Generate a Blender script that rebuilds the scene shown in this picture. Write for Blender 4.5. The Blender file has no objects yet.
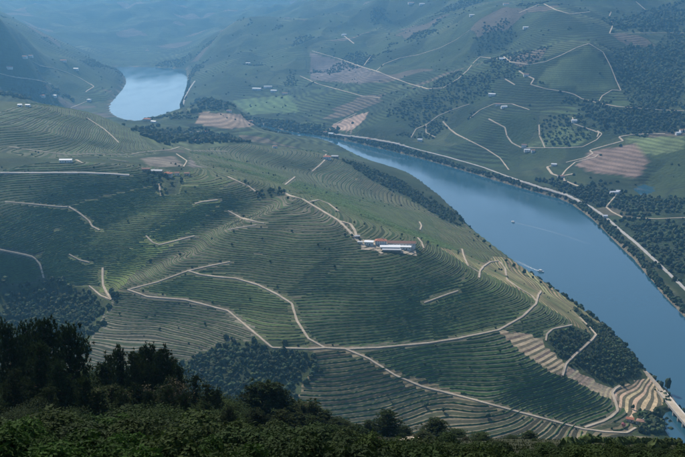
import bpy, bmesh, math, random
import numpy as np
from mathutils import Vector, Matrix

# ------------------------------------------------------------------ camera, sky, sun, exposure
scene = bpy.context.scene
col = scene.collection
R = math.radians
PW, PH, FPX = 685.0, 457.0, 1086.0          # photograph size and focal length in its pixels
HCAM = 560.0                                # camera height over the river
PITCH = math.atan((228.5 + 40.0) / FPX)     # horizon 40 px above the top edge
cam_data = bpy.data.cameras.new('camera')
cam_data.sensor_width = 36.0
cam_data.lens = 36.0 * FPX / PW
cam_data.clip_start = 0.5
cam_data.clip_end = 40000
cam = bpy.data.objects.new('camera', cam_data)
cam.location = (0, 0, HCAM)
cam.rotation_euler = (math.pi / 2 - PITCH, 0, 0)
col.objects.link(cam)
scene.camera = cam

SUN_AZ, SUN_EL = R(-31), R(43)              # azimuth from +Y (positive to the right), elevation
world = bpy.data.worlds.new('World')
scene.world = world
world.use_nodes = True
wn = world.node_tree
sky = wn.nodes.new('ShaderNodeTexSky')
sky.sky_type = 'NISHITA'
sky.sun_disc = False
sky.sun_elevation = SUN_EL
sky.sun_rotation = SUN_AZ
sky.altitude = 500
sky.dust_density = 1.5
sky.ozone_density = 2.0
bg = wn.nodes['Background']
bg.inputs['Strength'].default_value = 0.15
wn.links.new(sky.outputs[0], bg.inputs[0])
sun_data = bpy.data.lights.new('sun', 'SUN')
sun_data.energy = 5.0
sun_data.angle = R(0.5)
sun_data.color = (1.0, 0.91, 0.76)
sun = bpy.data.objects.new('sun', sun_data)
sdir = Vector((math.sin(SUN_AZ) * math.cos(SUN_EL), math.cos(SUN_AZ) * math.cos(SUN_EL), math.sin(SUN_EL)))
sun.rotation_euler = sdir.to_track_quat('Z', 'Y').to_euler()
sun.location = sdir * 3000
col.objects.link(sun)
vs = scene.view_settings
vs.view_transform = 'Standard'
vs.look = 'None'
vs.gamma = 1.0
vs.exposure = 0.03
vs.use_curve_mapping = False
scene.cycles.volume_bounces = 2
scene.cycles.max_bounces = 6
scene.cycles.use_denoising = True

rng = random.Random(11)
nrg = np.random.default_rng(7)

# ------------------------------------------------------------------ helpers: noise, rays, interpolation
def _hash(ix, iy, seed):
    h = (ix.astype(np.int64) * 374761393 + iy.astype(np.int64) * 668265263 + seed * 1442695041) & 0xFFFFFFFF
    h = ((h ^ (h >> 13)) * 1274126177) & 0xFFFFFFFF
    return ((h ^ (h >> 16)) & 0xFFFFFF) / float(0xFFFFFF)

def vnoise(x, y, seed=0):
    x = np.asarray(x, float); y = np.asarray(y, float)
    ix = np.floor(x); iy = np.floor(y)
    fx = x - ix; fy = y - iy
    fx = fx * fx * fx * (fx * (fx * 6 - 15) + 10); fy = fy * fy * fy * (fy * (fy * 6 - 15) + 10)
    a = _hash(ix, iy, seed); b = _hash(ix + 1, iy, seed); c = _hash(ix, iy + 1, seed); d = _hash(ix + 1, iy + 1, seed)
    return (a * (1 - fx) + b * fx) * (1 - fy) + (c * (1 - fx) + d * fx) * fy

def fbm(x, y, seed=0, octv=4):
    s = 0.0; a = 0.5; n = 0.0
    for k in range(octv):
        s = s + a * (vnoise(x * 2 ** k + 17.3 * k, y * 2 ** k - 9.1 * k, seed + k) * 2 - 1); n += a; a *= 0.5
    return s / n

_cp, _sp = math.cos(PITCH), math.sin(PITCH)
def ray(px, py):
    """unit-forward direction of a photograph pixel in world axes"""
    u = (np.asarray(px, float) - PW / 2) / FPX
    v = (np.asarray(py, float) - PH / 2) / FPX
    return np.stack([u, _cp - v * _sp + 0 * u, -_sp - v * _cp + 0 * u], -1)

def at_z(px, py, z):
    d = ray(px, py)
    t = (np.asarray(z, float) - HCAM) / d[..., 2]
    return d[..., 0] * t, d[..., 1] * t

def seg_dist(X, Y, pts, closed=False):
    """distance from points to a polyline"""
    X = np.asarray(X, float); Y = np.asarray(Y, float)
    best = np.full(X.shape, 1e18)
    P = list(pts)
    if closed: P = P + [P[0]]
    for (ax, ay), (bx, by) in zip(P[:-1], P[1:]):
        dx, dy = bx - ax, by - ay
        l2 = dx * dx + dy * dy + 1e-9
        t = np.clip(((X - ax) * dx + (Y - ay) * dy) / l2, 0, 1)
        best = np.minimum(best, (X - ax - t * dx) ** 2 + (Y - ay - t * dy) ** 2)
    return np.sqrt(best)

def in_poly(X, Y, pts):
    X = np.asarray(X, float); Y = np.asarray(Y, float)
    ins = np.zeros(X.shape, bool)
    n = len(pts)
    for i in range(n):
        x1, y1 = pts[i]; x2, y2 = pts[(i + 1) % n]
        c = ((y1 > Y) != (y2 > Y))
        ins ^= c & (X < (x2 - x1) * (Y - y1) / ((y2 - y1) if y2 != y1 else 1e-9) + x1)
    return ins

def chaikin(P, n=2, closed=False):
    P = [tuple(p) for p in P]
    for _ in range(n):
        Q = [] if closed else [P[0]]
        m = len(P) if closed else len(P) - 1
        for i in range(m):
            a = P[i]; b = P[(i + 1) % len(P)]
            Q.append(tuple(a[k] * .75 + b[k] * .25 for k in range(len(a))))
            Q.append(tuple(a[k] * .25 + b[k] * .75 for k in range(len(a))))
        if not closed: Q.append(P[-1])
        P = Q
    return P

# ------------------------------------------------------------------ the lie of the land: spot heights (photo pixel, metres above the river)
SPOTS = [
 # foot of the central hill along the side valley
 (625,433,9),(575,436,14),(520,440,20),(460,441,24),(400,440,28),(350,432,34),(300,420,42),(240,405,50),(190,398,55),(140,372,66),(90,350,74),(40,338,82),(0,332,90),
 # main crest
 (180,180,196),(230,182,190),(290,196,176),(325,215,164),(360,243,150),(395,247,145),(418,240,140),(450,256,124),(480,272,106),(510,285,94),(540,303,80),(572,320,66),(600,345,50),(625,368,30),(640,380,16),
 # face towards us
 (300,240,155),(300,270,132),(330,300,110),(395,285,122),(395,330,88),(395,385,54),(345,349,80),(300,340,88),(300,380,62),(455,295,104),(450,340,76),(480,340,74),(455,394,42),(489,404,38),(500,331,76),(522,413,29),(560,400,30),(560,350,56),(565,376,42),(590,412,18),(600,395,24),(612,391,20),(583,429,13),(652,398,10),
 (535,375,50),(430,410,36),(345,400,50),
 # spurs and gullies on the left
 (201,206,174),(150,245,145),(112,287,112),(100,298,98),(170,283,118),(230,235,150),(200,255,134),(240,278,122),(188,271,126),(200,310,98),(150,320,88),(130,350,74),(228,311,98),(250,350,80),
 (92,193,192),(67,222,165),(45,270,126),(30,290,106),(115,232,150),(90,268,116),(80,295,92),(20,225,176),(0,205,198),(0,250,160),(0,290,116),(110,330,82),
 # road shelf and the hill above it
 (0,173,216),(44,173,216),(84,173,214),(131,175,208),(165,174,202),(62,160,219),(200,168,196),(0,140,232),(60,135,228),(110,140,206),(0,106,254),(30,104,250),(60,107,238),(95,115,214),(130,128,182),(110,150,200),(160,138,168),(160,150,182),
 (200,140,156),(240,143,146),(200,155,176),(240,160,140),(280,150,124),(285,170,114),
 # far flank falling to the river
 (276,146,118),(300,150,114),(330,158,104),(312,172,100),(350,175,88),(345,190,84),(385,190,66),(380,205,80),(330,190,94),(410,200,50),(425,222,62),(440,215,38),(450,238,62),(462,245,58),(475,252,56),(400,225,94),(495,266,50),(530,288,42),(560,303,34),(590,322,26),(615,345,18),
 # brown mound in the bend
 (170,114,36),(190,108,72),(215,104,96),(240,112,76),(258,127,26),(220,122,82),(200,128,100),(240,132,80),(150,124,84),(170,128,104),
 # left hill beyond the ridge
 (0,30,310),(25,37,250),(50,45,190),(80,55,95),(105,64,22),(0,60,205),(0,90,110),(40,75,110),(60,95,42),(85,85,48),(100,95,22),(60,62,135),(30,95,75),
 # right bank and its spurs
 (285,118,6),(300,112,24),(260,112,12),(340,128,14),(312,127,10),(330,110,40),(360,118,46),(400,130,46),(420,140,26),(400,100,96),(370,110,60),(435,88,150),(480,74,196),(540,54,262),(590,43,300),(640,60,235),(470,118,88),(500,118,104),(540,110,128),(440,125,56),
 (440,140,26),(470,155,18),(500,140,52),(530,148,44),(565,126,100),(600,120,116),(560,105,134),(600,90,170),(620,110,140),(545,163,24),(570,165,34),(600,156,52),(640,150,72),(685,150,84),(685,118,126),(685,75,205),(685,30,300),(685,0,385),
 (575,180,22),(612,194,20),(645,190,20),(685,186,34),(640,208,20),(685,215,24),(655,222,16),(685,250,13),(640,235,8),(670,262,8),(600,210,8),
 (640,10,350),(590,12,356),(540,20,345),(500,8,372),(500,50,236),(450,60,190),(430,30,268),(400,60,166),(400,20,268),(450,5,350),(370,80,116),(350,45,180),(320,60,126),(300,90,52),(330,15,270),
 (267,89,32),(240,88,34),(230,70,84),(260,55,128),(300,30,222),(319,1,330),(270,15,272),(228,27,222),(205,50,100),(194,66,20),(195,85,14),(210,95,12),(380,4,338),
 # the far wall of the valley
 (150,62,8),(120,58,22),(180,50,34),(60,35,110),(120,30,120),(150,10,220),(200,20,160),(240,8,200),(100,5,230),(40,8,225),(0,15,220),(185,35,90),(90,45,62),
]
CP = []
for px, py, z in SPOTS:
    x, y = at_z(px, py, z)
    CP.append((float(x), float(y), float(z)))
# spot heights no line of sight reaches: side valley, hidden flanks, land beyond the frame
CP += [(440,1150,2),(300,1110,9),(120,1090,16),(-120,1110,34),(-320,1170,58),(-560,1240,92),(-900,1300,150),(-1300,1500,230),(-900,1700,225),(-1200,2200,260),(-800,2300,262),
       (430,900,60),(200,880,70),(0,900,80),(-250,930,100),(-600,1000,140),(-1000,900,240),(-700,600,300),(-300,600,280),(100,600,260),(400,600,200),(900,500,120),
       (-900,3000,190),(-1300,3000,240),(-700,2900,120),(-450,2900,90),(-300,3100,70),(-900,3500,70),(-700,3550,30),(-1100,3600,110),(-1700,3500,300),(-2200,4200,420),(-2000,5500,420),(-3200,4500,480),(-3000,2000,380),(-3500,7000,400),
       (-150,2950,60),(1200,1700,110),(1500,2300,190),(1300,3000,230),(1900,3200,330),(2300,4300,470),(1700,4500,430),(1300,5200,470),(700,5600,450),(200,6300,370),(-200,7000,300),(2200,1500,300),(2800,2800,430),(3300,5000,520),(1900,6500,520),
       (900,2000,40),(1000,2500,70),(-1300,8800,290),(-2300,8600,310),(-300,9000,320),(-3000,9800,350),(-1000,9900,330),(800,9000,360),(2500,9000,420),(-5000,8000,430),(-5000,3000,480),(4500,7000,560),(4500,2500,480),(-6500,5500,520),(6000,5000,540),  # unseen far hilltops set lower than real so the river reflects open sky
       (-1000,5900,8),(-3000,12500,370),(0,12800,370),(3000,12500,380),(-6000,11500,420),(6000,10000,450)]
CP = np.array(CP)

def tps_fit(P, lam=0.002):
    q = P[:, :2] / 1000.0
    n = len(q)
    r2 = ((q[:, None] - q[None]) ** 2).sum(-1)
    K = 0.5 * r2 * np.log(r2 + 1e-12) + lam * np.eye(n) * 0.05
    A = np.zeros((n + 3, n + 3)); A[:n, :n] = K
    A[:n, n] = 1; A[:n, n + 1:] = q; A[n:, :n] = A[:n, n:].T
    b = np.zeros(n + 3); b[:n] = P[:, 2]
    return np.linalg.solve(A, b), q
TW, TQ = tps_fit(CP)
def tps(X, Y):
    sh = X.shape
    X = X.ravel() / 1000; Y = Y.ravel() / 1000
    out = np.empty(X.size)
    for i in range(0, X.size, 20000):
        x = X[i:i + 20000]; y = Y[i:i + 20000]
        r2 = (x[:, None] - TQ[:, 0]) ** 2 + (y[:, None] - TQ[:, 1]) ** 2
        out[i:i + 20000] = (0.5 * r2 * np.log(r2 + 1e-12)) @ TW[:-3] + TW[-3] + TW[-2] * x + TW[-1] * y
    return out.reshape(sh)

def zpix(L, z=0.0):
    x, y = at_z([p[0] for p in L], [p[1] for p in L], z)
    return [(float(a), float(b)) for a, b in zip(x, y)]
# river banks: seen reaches from the photograph, the bend behind the mound and the reach below the frame by hand
near_bank = zpix([(114,66.5),(117,70),(125,77),(126,85),(109,104)]) + [(-860,4020),(-740,3850),(-640,3880),(-540,3845),(-430,3795),(-335,3705),(-260,3600)] + \
    zpix([(276,134),(300,141),(342,154),(369,166),(409,183),(436,201),(458,215),(475,237),(499,257),(522,274),(556,293),(572,304),(600,324),(622,343),(638,361),(646,375),(660,385),(669,392),(676,402)]) + \
    [(430,1300),(520,1180),(640,900)]
far_bank = zpix([(186,69.5),(187.5,75),(188,83),(184,97),(178,108)]) + [(-570,4030),(-470,3975),(-350,3870),(-230,3720)] + \
    zpix([(284,131),(330,137),(375,147),(420,158),(455,168),(505,183),(539,193),(566,200),(589,216),(603,229),(620,246),(638,263),(656,286),(670,301),(690,322)]) + \
    [(640,1540),(760,1350),(900,1000)]
far_top = zpix([(150,67.2)])
RIVER = chaikin(near_bank, 1)[::-1] + far_top[::-1] + chaikin(far_bank, 1)
INLET = zpix([(664,413),(674,409),(700,432),(730,470),(690,455),(668,437),(660,424)])
POND = zpix([(636,187),(645,184),(655,187),(653,192),(643,195),(637,193)], 20.0)

def near_hill(X, Y):
    a = X / (np.abs(Y) + 25.0)
    s = 0.453 + 0.022 * np.clip(a, -0.7, 0.7)
    Yp = np.maximum(Y, 0)
    z = 558.3 - s * Yp - 0.28 * np.maximum(Yp - 230, 0) - np.where(Y < 0, -0.02 * Y, 0)
    z = z + 0.7 * fbm(X / 18.0, Y / 18.0, 71, 3)
    return z - 0.00005 * X ** 2

def height(X, Y):
    z = tps(X, Y)
    far = np.clip((Y - 2600) / 1500, 0, 1)
    far = np.maximum(far, np.clip((X - 700) / 500, 0, 1))
    n1 = fbm(X / 620 + 0.15 * Y / 620, Y / 900, 3, 5)
    rid = 1 - 2 * np.abs(fbm(X / 330, Y / 480, 23, 3))
    hi = np.clip((z - 20) / 90, 0, 1)
    z = z + far * hi * (20 * n1 + 30 * (rid - 0.55) * np.clip((Y - 2000) / 2500, 0, 1.7)) + 2.0 * fbm(X / 95, Y / 95, 41, 3)
    # ribs and gullies running down the face of the central hill
    u = X * 0.90 - Y * 0.44; v = X * 0.44 + Y * 0.90
    rb = 1 - 2 * np.abs(fbm(u / 150 + 0.35 * fbm(X / 200, Y / 200, 95, 2), v / 900, 97, 2))
    face = np.clip((Y - 1370) / 160, 0, 1) * np.clip((1960 - Y) / 200, 0, 1) * np.clip((X + 900) / 200, 0, 1) * np.clip((40 - X) / 220, 0, 1) * np.clip((z - 45) / 40, 0, 1)
    z = z + face * 17.0 * (rb - 0.5)
    z = z + np.clip((Y - 6200) / 1500, 0, 1) * 75 * (0.55 - 1.4 * np.abs(fbm(X / 1500, Y / 900, 131, 4)))
    z = np.minimum(z, 585 + 10 * n1)
    # river bed and banks
    sd = []
    for P in (RIVER, INLET):
        d = seg_dist(X, Y, P, True)
        sd.append(np.where(in_poly(X, Y, P), -d, d))
    s = np.minimum(sd[0], sd[1])
    w = np.clip(s / 14.0, 0, 1)
    up = np.maximum(z, 2.0 + 1.2 * fbm(X / 40, Y / 40, 5, 2))
    up = np.minimum(up, 1.0 + s * 0.75 + 0.02 * s * s)
    z = np.where(s < 0, np.maximum(-7, s * 0.5), np.maximum(up, 0.4 + 0.9 * w))
    d = seg_dist(X, Y, POND, True)
    s = np.where(in_poly(X, Y, POND), -d, d)
    z = np.where(s < 30, z * np.clip(s / 30, 0, 1) + (1 - np.clip(s / 30, 0, 1)) * np.where(s < 0, 17.5, 20.6), z)
    zn = near_hill(X, Y)
    return np.maximum(z, zn)

def spaced(stops):
    """coordinates with the given local spacing: [(from, to, step), ...]"""
    out = []
    for a, b, st in stops:
        n = max(1, int(round((b - a) / st)))
        out += list(np.linspace(a, b, n, endpoint=False))
    out.append(stops[-1][1])
    return np.array(out)
GX = spaced([(-8000,-3200,160),(-3200,-1500,42),(-1500,-700,15),(-700,620,6.5),(620,1500,16),(1500,3200,42),(3200,8000,160)])
GY = spaced([(-300,-60,40),(-60,300,6),(300,1120,24),(1120,2050,6.2),(2050,3000,10),(3000,5600,22),(5600,9000,50),(9000,13500,150)])
MX, MY = np.meshgrid(GX, GY)
GZ = height(MX, MY)

def ground(x, y):
    """height of the ground sheet (bilinear on its grid)"""
    x = np.clip(np.asarray(x, float), GX[0], GX[-1] - 1e-6); y = np.clip(np.asarray(y, float), GY[0], GY[-1] - 1e-6)
    i = np.clip(np.searchsorted(GX, x, 'right') - 1, 0, len(GX) - 2); j = np.clip(np.searchsorted(GY, y, 'right') - 1, 0, len(GY) - 2)
    fx = (x - GX[i]) / (GX[i + 1] - GX[i]); fy = (y - GY[j]) / (GY[j + 1] - GY[j])
    return (GZ[j, i] * (1 - fx) + GZ[j, i + 1] * fx) * (1 - fy) + (GZ[j + 1, i] * (1 - fx) + GZ[j + 1, i + 1] * fx) * fy

def hit(px, py, t0=700.0):
    """where the sight line of a photograph pixel meets the ground"""
    d = ray(px, py).reshape(-1, 3)
    n = len(d)
    lo = np.full(n, t0); done = np.zeros(n, bool); hi = np.full(n, 14000.0)
    t = t0
    while t < 13500:
        t2 = t * 1.0035
        z = HCAM + d[:, 2] * t2
        below = (z < ground(d[:, 0] * t2, d[:, 1] * t2)) & ~done
        hi[below] = t2; lo[below] = t
        done |= below
        t = t2
    lo = np.where(done, lo, 13400); 
    for _ in range(18):
        m = (lo + hi) / 2
        b = HCAM + d[:, 2] * m < ground(d[:, 0] * m, d[:, 1] * m)
        hi = np.where(b, m, hi); lo = np.where(b, lo, m)
    return d[:, 0] * hi, d[:, 1] * hi, done

def hit_line(L, step=2.0, maxjump=90.0):
    """photo polyline -> list of world polylines lying on the ground"""
    P = []
    for a, b in zip(L[:-1], L[1:]):
        n = max(1, int(math.hypot(b[0] - a[0], b[1] - a[1]) / step))
        P += [(a[0] + (b[0] - a[0]) * k / n, a[1] + (b[1] - a[1]) * k / n) for k in range(n)]
    P.append(L[-1])
    P = np.array(P)
    x, y, ok = hit(P[:, 0], P[:, 1])
    out = []; cur = []
    for k in range(len(P)):
        if not ok[k]: continue
        if cur and math.hypot(x[k] - cur[-1][0], y[k] - cur[-1][1]) > maxjump:
            if len(cur) > 1: out.append(cur)
            cur = []
        cur.append((float(x[k]), float(y[k])))
    if len(cur) > 1: out.append(cur)
    return out

def hit_poly(L, step=6.0):
    P = []
    n0 = len(L)
    for i in range(n0):
        a, b = L[i], L[(i + 1) % n0]
        n = max(1, int(math.hypot(b[0] - a[0], b[1] - a[1]) / step))
        P += [(a[0] + (b[0] - a[0]) * k / n, a[1] + (b[1] - a[1]) * k / n) for k in range(n)]
    P = np.array(P)
    x, y, ok = hit(P[:, 0], P[:, 1])
    return [(float(a), float(b)) for a, b, o in zip(x, y, ok) if o]

# ------------------------------------------------------------------ materials
def mat_new(name):
    m = bpy.data.materials.new(name); m.use_nodes = True
    nt = m.node_tree
    return m, nt, nt.nodes, nt.links, nt.nodes['Principled BSDF']

def plain(name, rgb, rough=0.85, var=0.25, scale=1.0, spec=0.25, bump=0.0, coords='Object'):
    """one colour broken up by two sizes of noise"""
    m, nt, N, L, b = mat_new(name)
    tc = N.new('ShaderNodeTexCoord'); n1 = N.new('ShaderNodeTexNoise'); n2 = N.new('ShaderNodeTexNoise')
    n1.inputs['Scale'].default_value = 0.35 * scale; n2.inputs['Scale'].default_value = 3.0 * scale
    n1.inputs['Detail'].default_value = 4; n2.inputs['Detail'].default_value = 5
    L.new(tc.outputs[coords], n1.inputs['Vector']); L.new(tc.outputs[coords], n2.inputs['Vector'])
    ad = N.new('ShaderNodeMath'); ad.operation = 'ADD'
    L.new(n1.outputs['Fac'], ad.inputs[0]); L.new(n2.outputs['Fac'], ad.inputs[1])
    mr = N.new('ShaderNodeMapRange')
    mr.inputs['From Min'].default_value = 0.6; mr.inputs['From Max'].default_value = 1.4
    mr.inputs['To Min'].default_value = 1 - var; mr.inputs['To Max'].default_value = 1 + var
    L.new(ad.outputs[0], mr.inputs['Value'])
    mx = N.new('ShaderNodeVectorMath'); mx.operation = 'SCALE'
    mx.inputs[0].default_value = rgb
    L.new(mr.outputs[0], mx.inputs['Scale']); L.new(mx.outputs[0], b.inputs['Base Color'])
    b.inputs['Roughness'].default_value = rough; b.inputs['Specular IOR Level'].default_value = spec
    if bump:
        bp = N.new('ShaderNodeBump'); bp.inputs['Strength'].default_value = bump
        L.new(n2.outputs['Fac'], bp.inputs['Height']); L.new(bp.outputs[0], b.inputs['Normal'])
    return m

def ground_material():
    m, nt, N, L, b = mat_new('ground_cover')
    geo = N.new('ShaderNodeNewGeometry')
    at = N.new('ShaderNodeAttribute'); at.attribute_name = 'Col'
    mk = N.new('ShaderNodeAttribute'); mk.attribute_name = 'Mask'      # r: far patchwork, g: contour rows, b: tree speckle
    sp = N.new('ShaderNodeSeparateColor'); L.new(mk.outputs['Color'], sp.inputs[0])
    xyz = N.new('ShaderNodeSeparateXYZ'); L.new(geo.outputs['Position'], xyz.inputs[0])
    flat = N.new('ShaderNodeCombineXYZ'); L.new(xyz.outputs[0], flat.inputs[0]); L.new(xyz.outputs[1], flat.inputs[1])
    # warped plots of land
    wn_ = N.new('ShaderNodeTexNoise'); wn_.inputs['Scale'].default_value = 0.006; wn_.inputs['Detail'].default_value = 3
    L.new(flat.outputs[0], wn_.inputs['Vector'])
    ws = N.new('ShaderNodeVectorMath'); ws.operation = 'SCALE'; ws.inputs['Scale'].default_value = 130
    L.new(wn_.outputs['Color'], ws.inputs[0])
    wa = N.new('ShaderNodeVectorMath'); wa.operation = 'ADD'; L.new(flat.outputs[0], wa.inputs[0]); L.new(ws.outputs[0], wa.inputs[1])
    vo = N.new('ShaderNodeTexVoronoi'); vo.inputs['Scale'].default_value = 0.0072
    L.new(wa.outputs[0], vo.inputs['Vector'])
    vs_ = N.new('ShaderNodeSeparateColor'); L.new(vo.outputs['Color'], vs_.inputs[0])
    cr = N.new('ShaderNodeValToRGB'); cr.color_ramp.interpolation = 'CONSTANT'
    els = [(0, (.016, .030, .011)), (.2, (.028, .048, .017)), (.38, (.042, .064, .024)), (.55, (.021, .037, .014)), (.7, (.058, .074, .032)), (.82, (.036, .058, .020)), (.93, (.11, .085, .062))]
    while len(cr.color_ramp.elements) < len(els): cr.color_ramp.elements.new(0.5)
    for e, (p, c) in zip(cr.color_ramp.elements, els): e.position = p; e.color = (*c, 1)
    L.new(vs_.outputs[0], cr.inputs[0])
    ve = N.new('ShaderNodeTexVoronoi'); ve.feature = 'DISTANCE_TO_EDGE'; ve.inputs['Scale'].default_value = 0.0072; L.new(wa.outputs[0], ve.inputs['Vector'])
    vr = N.new('ShaderNodeMapRange'); vr.inputs['From Min'].default_value = .012; vr.inputs['From Max'].default_value = .035; L.new(ve.outputs['Distance'], vr.inputs['Value'])
    hb = N.new('ShaderNodeMix'); hb.data_type = 'RGBA'; hb.inputs['A'].default_value = (.026, .040, .022, 1)
    L.new(vr.outputs[0], hb.inputs['Factor']); L.new(cr.outputs[0], hb.inputs['B'])
    pm = N.new('ShaderNodeMix'); pm.data_type = 'RGBA'
    L.new(sp.outputs[0], pm.inputs['Factor']); L.new(at.outputs['Color'], pm.inputs['A']); L.new(hb.outputs['Result'], pm.inputs['B'])
    # rows along the contours, too far off to be built
    nz = N.new('ShaderNodeTexNoise'); nz.inputs['Scale'].default_value = 0.012; L.new(geo.outputs['Position'], nz.inputs['Vector'])
    za = N.new('ShaderNodeMath'); za.operation = 'MULTIPLY_ADD'; za.inputs[1].default_value = 7; L.new(nz.outputs['Fac'], za.inputs[0]); L.new(xyz.outputs[2], za.inputs[2])
    zm = N.new('ShaderNodeMath'); zm.operation = 'MULTIPLY'; zm.inputs[1].default_value = 2 * math.pi / 5.5; L.new(za.outputs[0], zm.inputs[0])
    zs = N.new('ShaderNodeMath'); zs.operation = 'SINE'; L.new(zm.outputs[0], zs.inputs[0])
    zg = N.new('ShaderNodeMath'); zg.operation = 'MULTIPLY'; L.new(zs.outputs[0], zg.inputs[0]); L.new(sp.outputs[1], zg.inputs[1])
    z1 = N.new('ShaderNodeMath'); z1.operation = 'MULTIPLY_ADD'; z1.inputs[1].default_value = 0.7; z1.inputs[2].default_value = 1.0; L.new(zg.outputs[0], z1.inputs[0])
    # general breakup
    n1 = N.new('ShaderNodeTexNoise'); n1.inputs['Scale'].default_value = 0.02; n1.inputs['Detail'].default_value = 6; L.new(geo.outputs['Position'], n1.inputs['Vector'])
    n2 = N.new('ShaderNodeTexNoise'); n2.inputs['Scale'].default_value = 0.22; n2.inputs['Detail'].default_value = 5; L.new(geo.outputs['Position'], n2.inputs['Vector'])
    ad = N.new('ShaderNodeMath'); ad.operation = 'ADD'; L.new(n1.outputs['Fac'], ad.inputs[0]); L.new(n2.outputs['Fac'], ad.inputs[1])
    mr = N.new('ShaderNodeMapRange'); mr.inputs['From Min'].default_value = 0.65; mr.inputs['From Max'].default_value = 1.35
    mr.inputs['To Min'].default_value = 0.62; mr.inputs['To Max'].default_value = 1.42
    L.new(ad.outputs[0], mr.inputs['Value'])
    mm = N.new('ShaderNodeMath'); mm.operation = 'MULTIPLY'; L.new(mr.outputs[0], mm.inputs[0]); L.new(z1.outputs[0], mm.inputs[1])
    sc_ = N.new('ShaderNodeVectorMath'); sc_.operation = 'SCALE'; L.new(pm.outputs['Result'], sc_.inputs[0]); L.new(mm.outputs[0], sc_.inputs['Scale'])
    L.new(sc_.outputs[0], b.inputs['Base Color'])
    b.inputs['Roughness'].default_value = 0.95; b.inputs['Specular IOR Level'].default_value = 0.1
    # rough relief: scrub and tree tops on far slopes
    v2 = N.new('ShaderNodeTexVoronoi'); v2.inputs['Scale'].default_value = 0.10; L.new(geo.outputs['Position'], v2.inputs['Vector'])
    vm = N.new('ShaderNodeMath'); vm.operation = 'MULTIPLY'; L.new(v2.outputs['Distance'], vm.inputs[0]); L.new(sp.outputs[2], vm.inputs[1])
    vm2 = N.new('ShaderNodeMath'); vm2.operation = 'MULTIPLY_ADD'; vm2.inputs[1].default_value = -5.0; L.new(vm.outputs[0], vm2.inputs[0]); L.new(n2.outputs['Fac'], vm2.inputs[2])
    bp = N.new('ShaderNodeBump'); bp.inputs['Strength'].default_value = 0.8; bp.inputs['Distance'].default_value = 1.2
    L.new(vm2.outputs[0], bp.inputs['Height']); L.new(bp.outputs[0], b.inputs['Normal'])
    return m

def water_material():
    m, nt, N, L, b = mat_new('river_water')
    geo = N.new('ShaderNodeNewGeometry')
    n1 = N.new('ShaderNodeTexNoise'); n1.inputs['Scale'].default_value = 0.18; n1.inputs['Detail'].default_value = 6; n1.inputs['Roughness'].default_value = 0.6
    L.new(geo.outputs['Position'], n1.inputs['Vector'])
    n2 = N.new('ShaderNodeTexNoise'); n2.inputs['Scale'].default_value = 0.006; n2.inputs['Detail'].default_value = 4
    mp = N.new('ShaderNodeMapping'); mp.inputs['Rotation'].default_value = (0, 0, R(-35)); mp.inputs['Scale'].default_value = (2.2, 0.7, 1)
    L.new(geo.outputs['Position'], mp.inputs[0]); L.new(mp.outputs[0], n2.inputs['Vector'])
    bp = N.new('ShaderNodeBump'); bp.inputs['Strength'].default_value = 0.12; bp.inputs['Distance'].default_value = 0.35
    L.new(n1.outputs['Fac'], bp.inputs['Height']); L.new(bp.outputs[0], b.inputs['Normal'])
    mr = N.new('ShaderNodeMapRange'); mr.inputs['From Min'].default_value = .38; mr.inputs['From Max'].default_value = .62
    mr.inputs['To Min'].default_value = 0.03; mr.inputs['To Max'].default_value = 0.11     # slicks and ruffled water
    L.new(n2.outputs['Fac'], mr.inputs['Value']); L.new(mr.outputs[0], b.inputs['Roughness'])
    b.inputs['Base Color'].default_value = (.022, .078, .116, 1)
    b.inputs['IOR'].default_value = 1.33
    return m

M = {}
M['ground'] = ground_material()
M['water'] = water_material()
M['vine'] = plain('vine_leaves', (.054, .108, .022), 0.8, 0.5, 0.25, 0.2, coords='Object')
M['vine_far'] = plain('vine_leaves_dry', (.060, .106, .026), 0.8, 0.4, 0.25, 0.2)
M['track'] = plain('pale_dirt', (.42, .35, .265), 0.95, 0.38, 0.25, 0.1, 0.3)
M['asphalt'] = plain('sunbleached_asphalt', (.36, .34, .31), 0.9, 0.15, 0.25, 0.2)

# ------------------------------------------------------------------ object helpers
def tag(o, label=None, cat=None, group=None, kind=None):
    if label: o['label'] = label
    if cat: o['category'] = cat
    if group: o['group'] = group
    if kind: o['kind'] = kind
    return o

def empty(name, loc, rz=0.0):
    o = bpy.data.objects.new(name, None)
    o.location = loc; o.rotation_euler = (0, 0, rz); o.empty_display_size = 0.5
    col.objects.link(o)
    return o

def mesh_obj(name, verts, faces, mat, parent=None, smooth=False):
    me = bpy.data.meshes.new(name)
    me.from_pydata([tuple(map(float, v)) for v in verts], [], faces)
    if smooth: me.polygons.foreach_set('use_smooth', [True] * len(me.polygons))
    if mat: me.materials.append(mat)
    me.update()
    o = bpy.data.objects.new(name, me)
    col.objects.link(o)
    if parent: o.parent = parent
    return o

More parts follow.
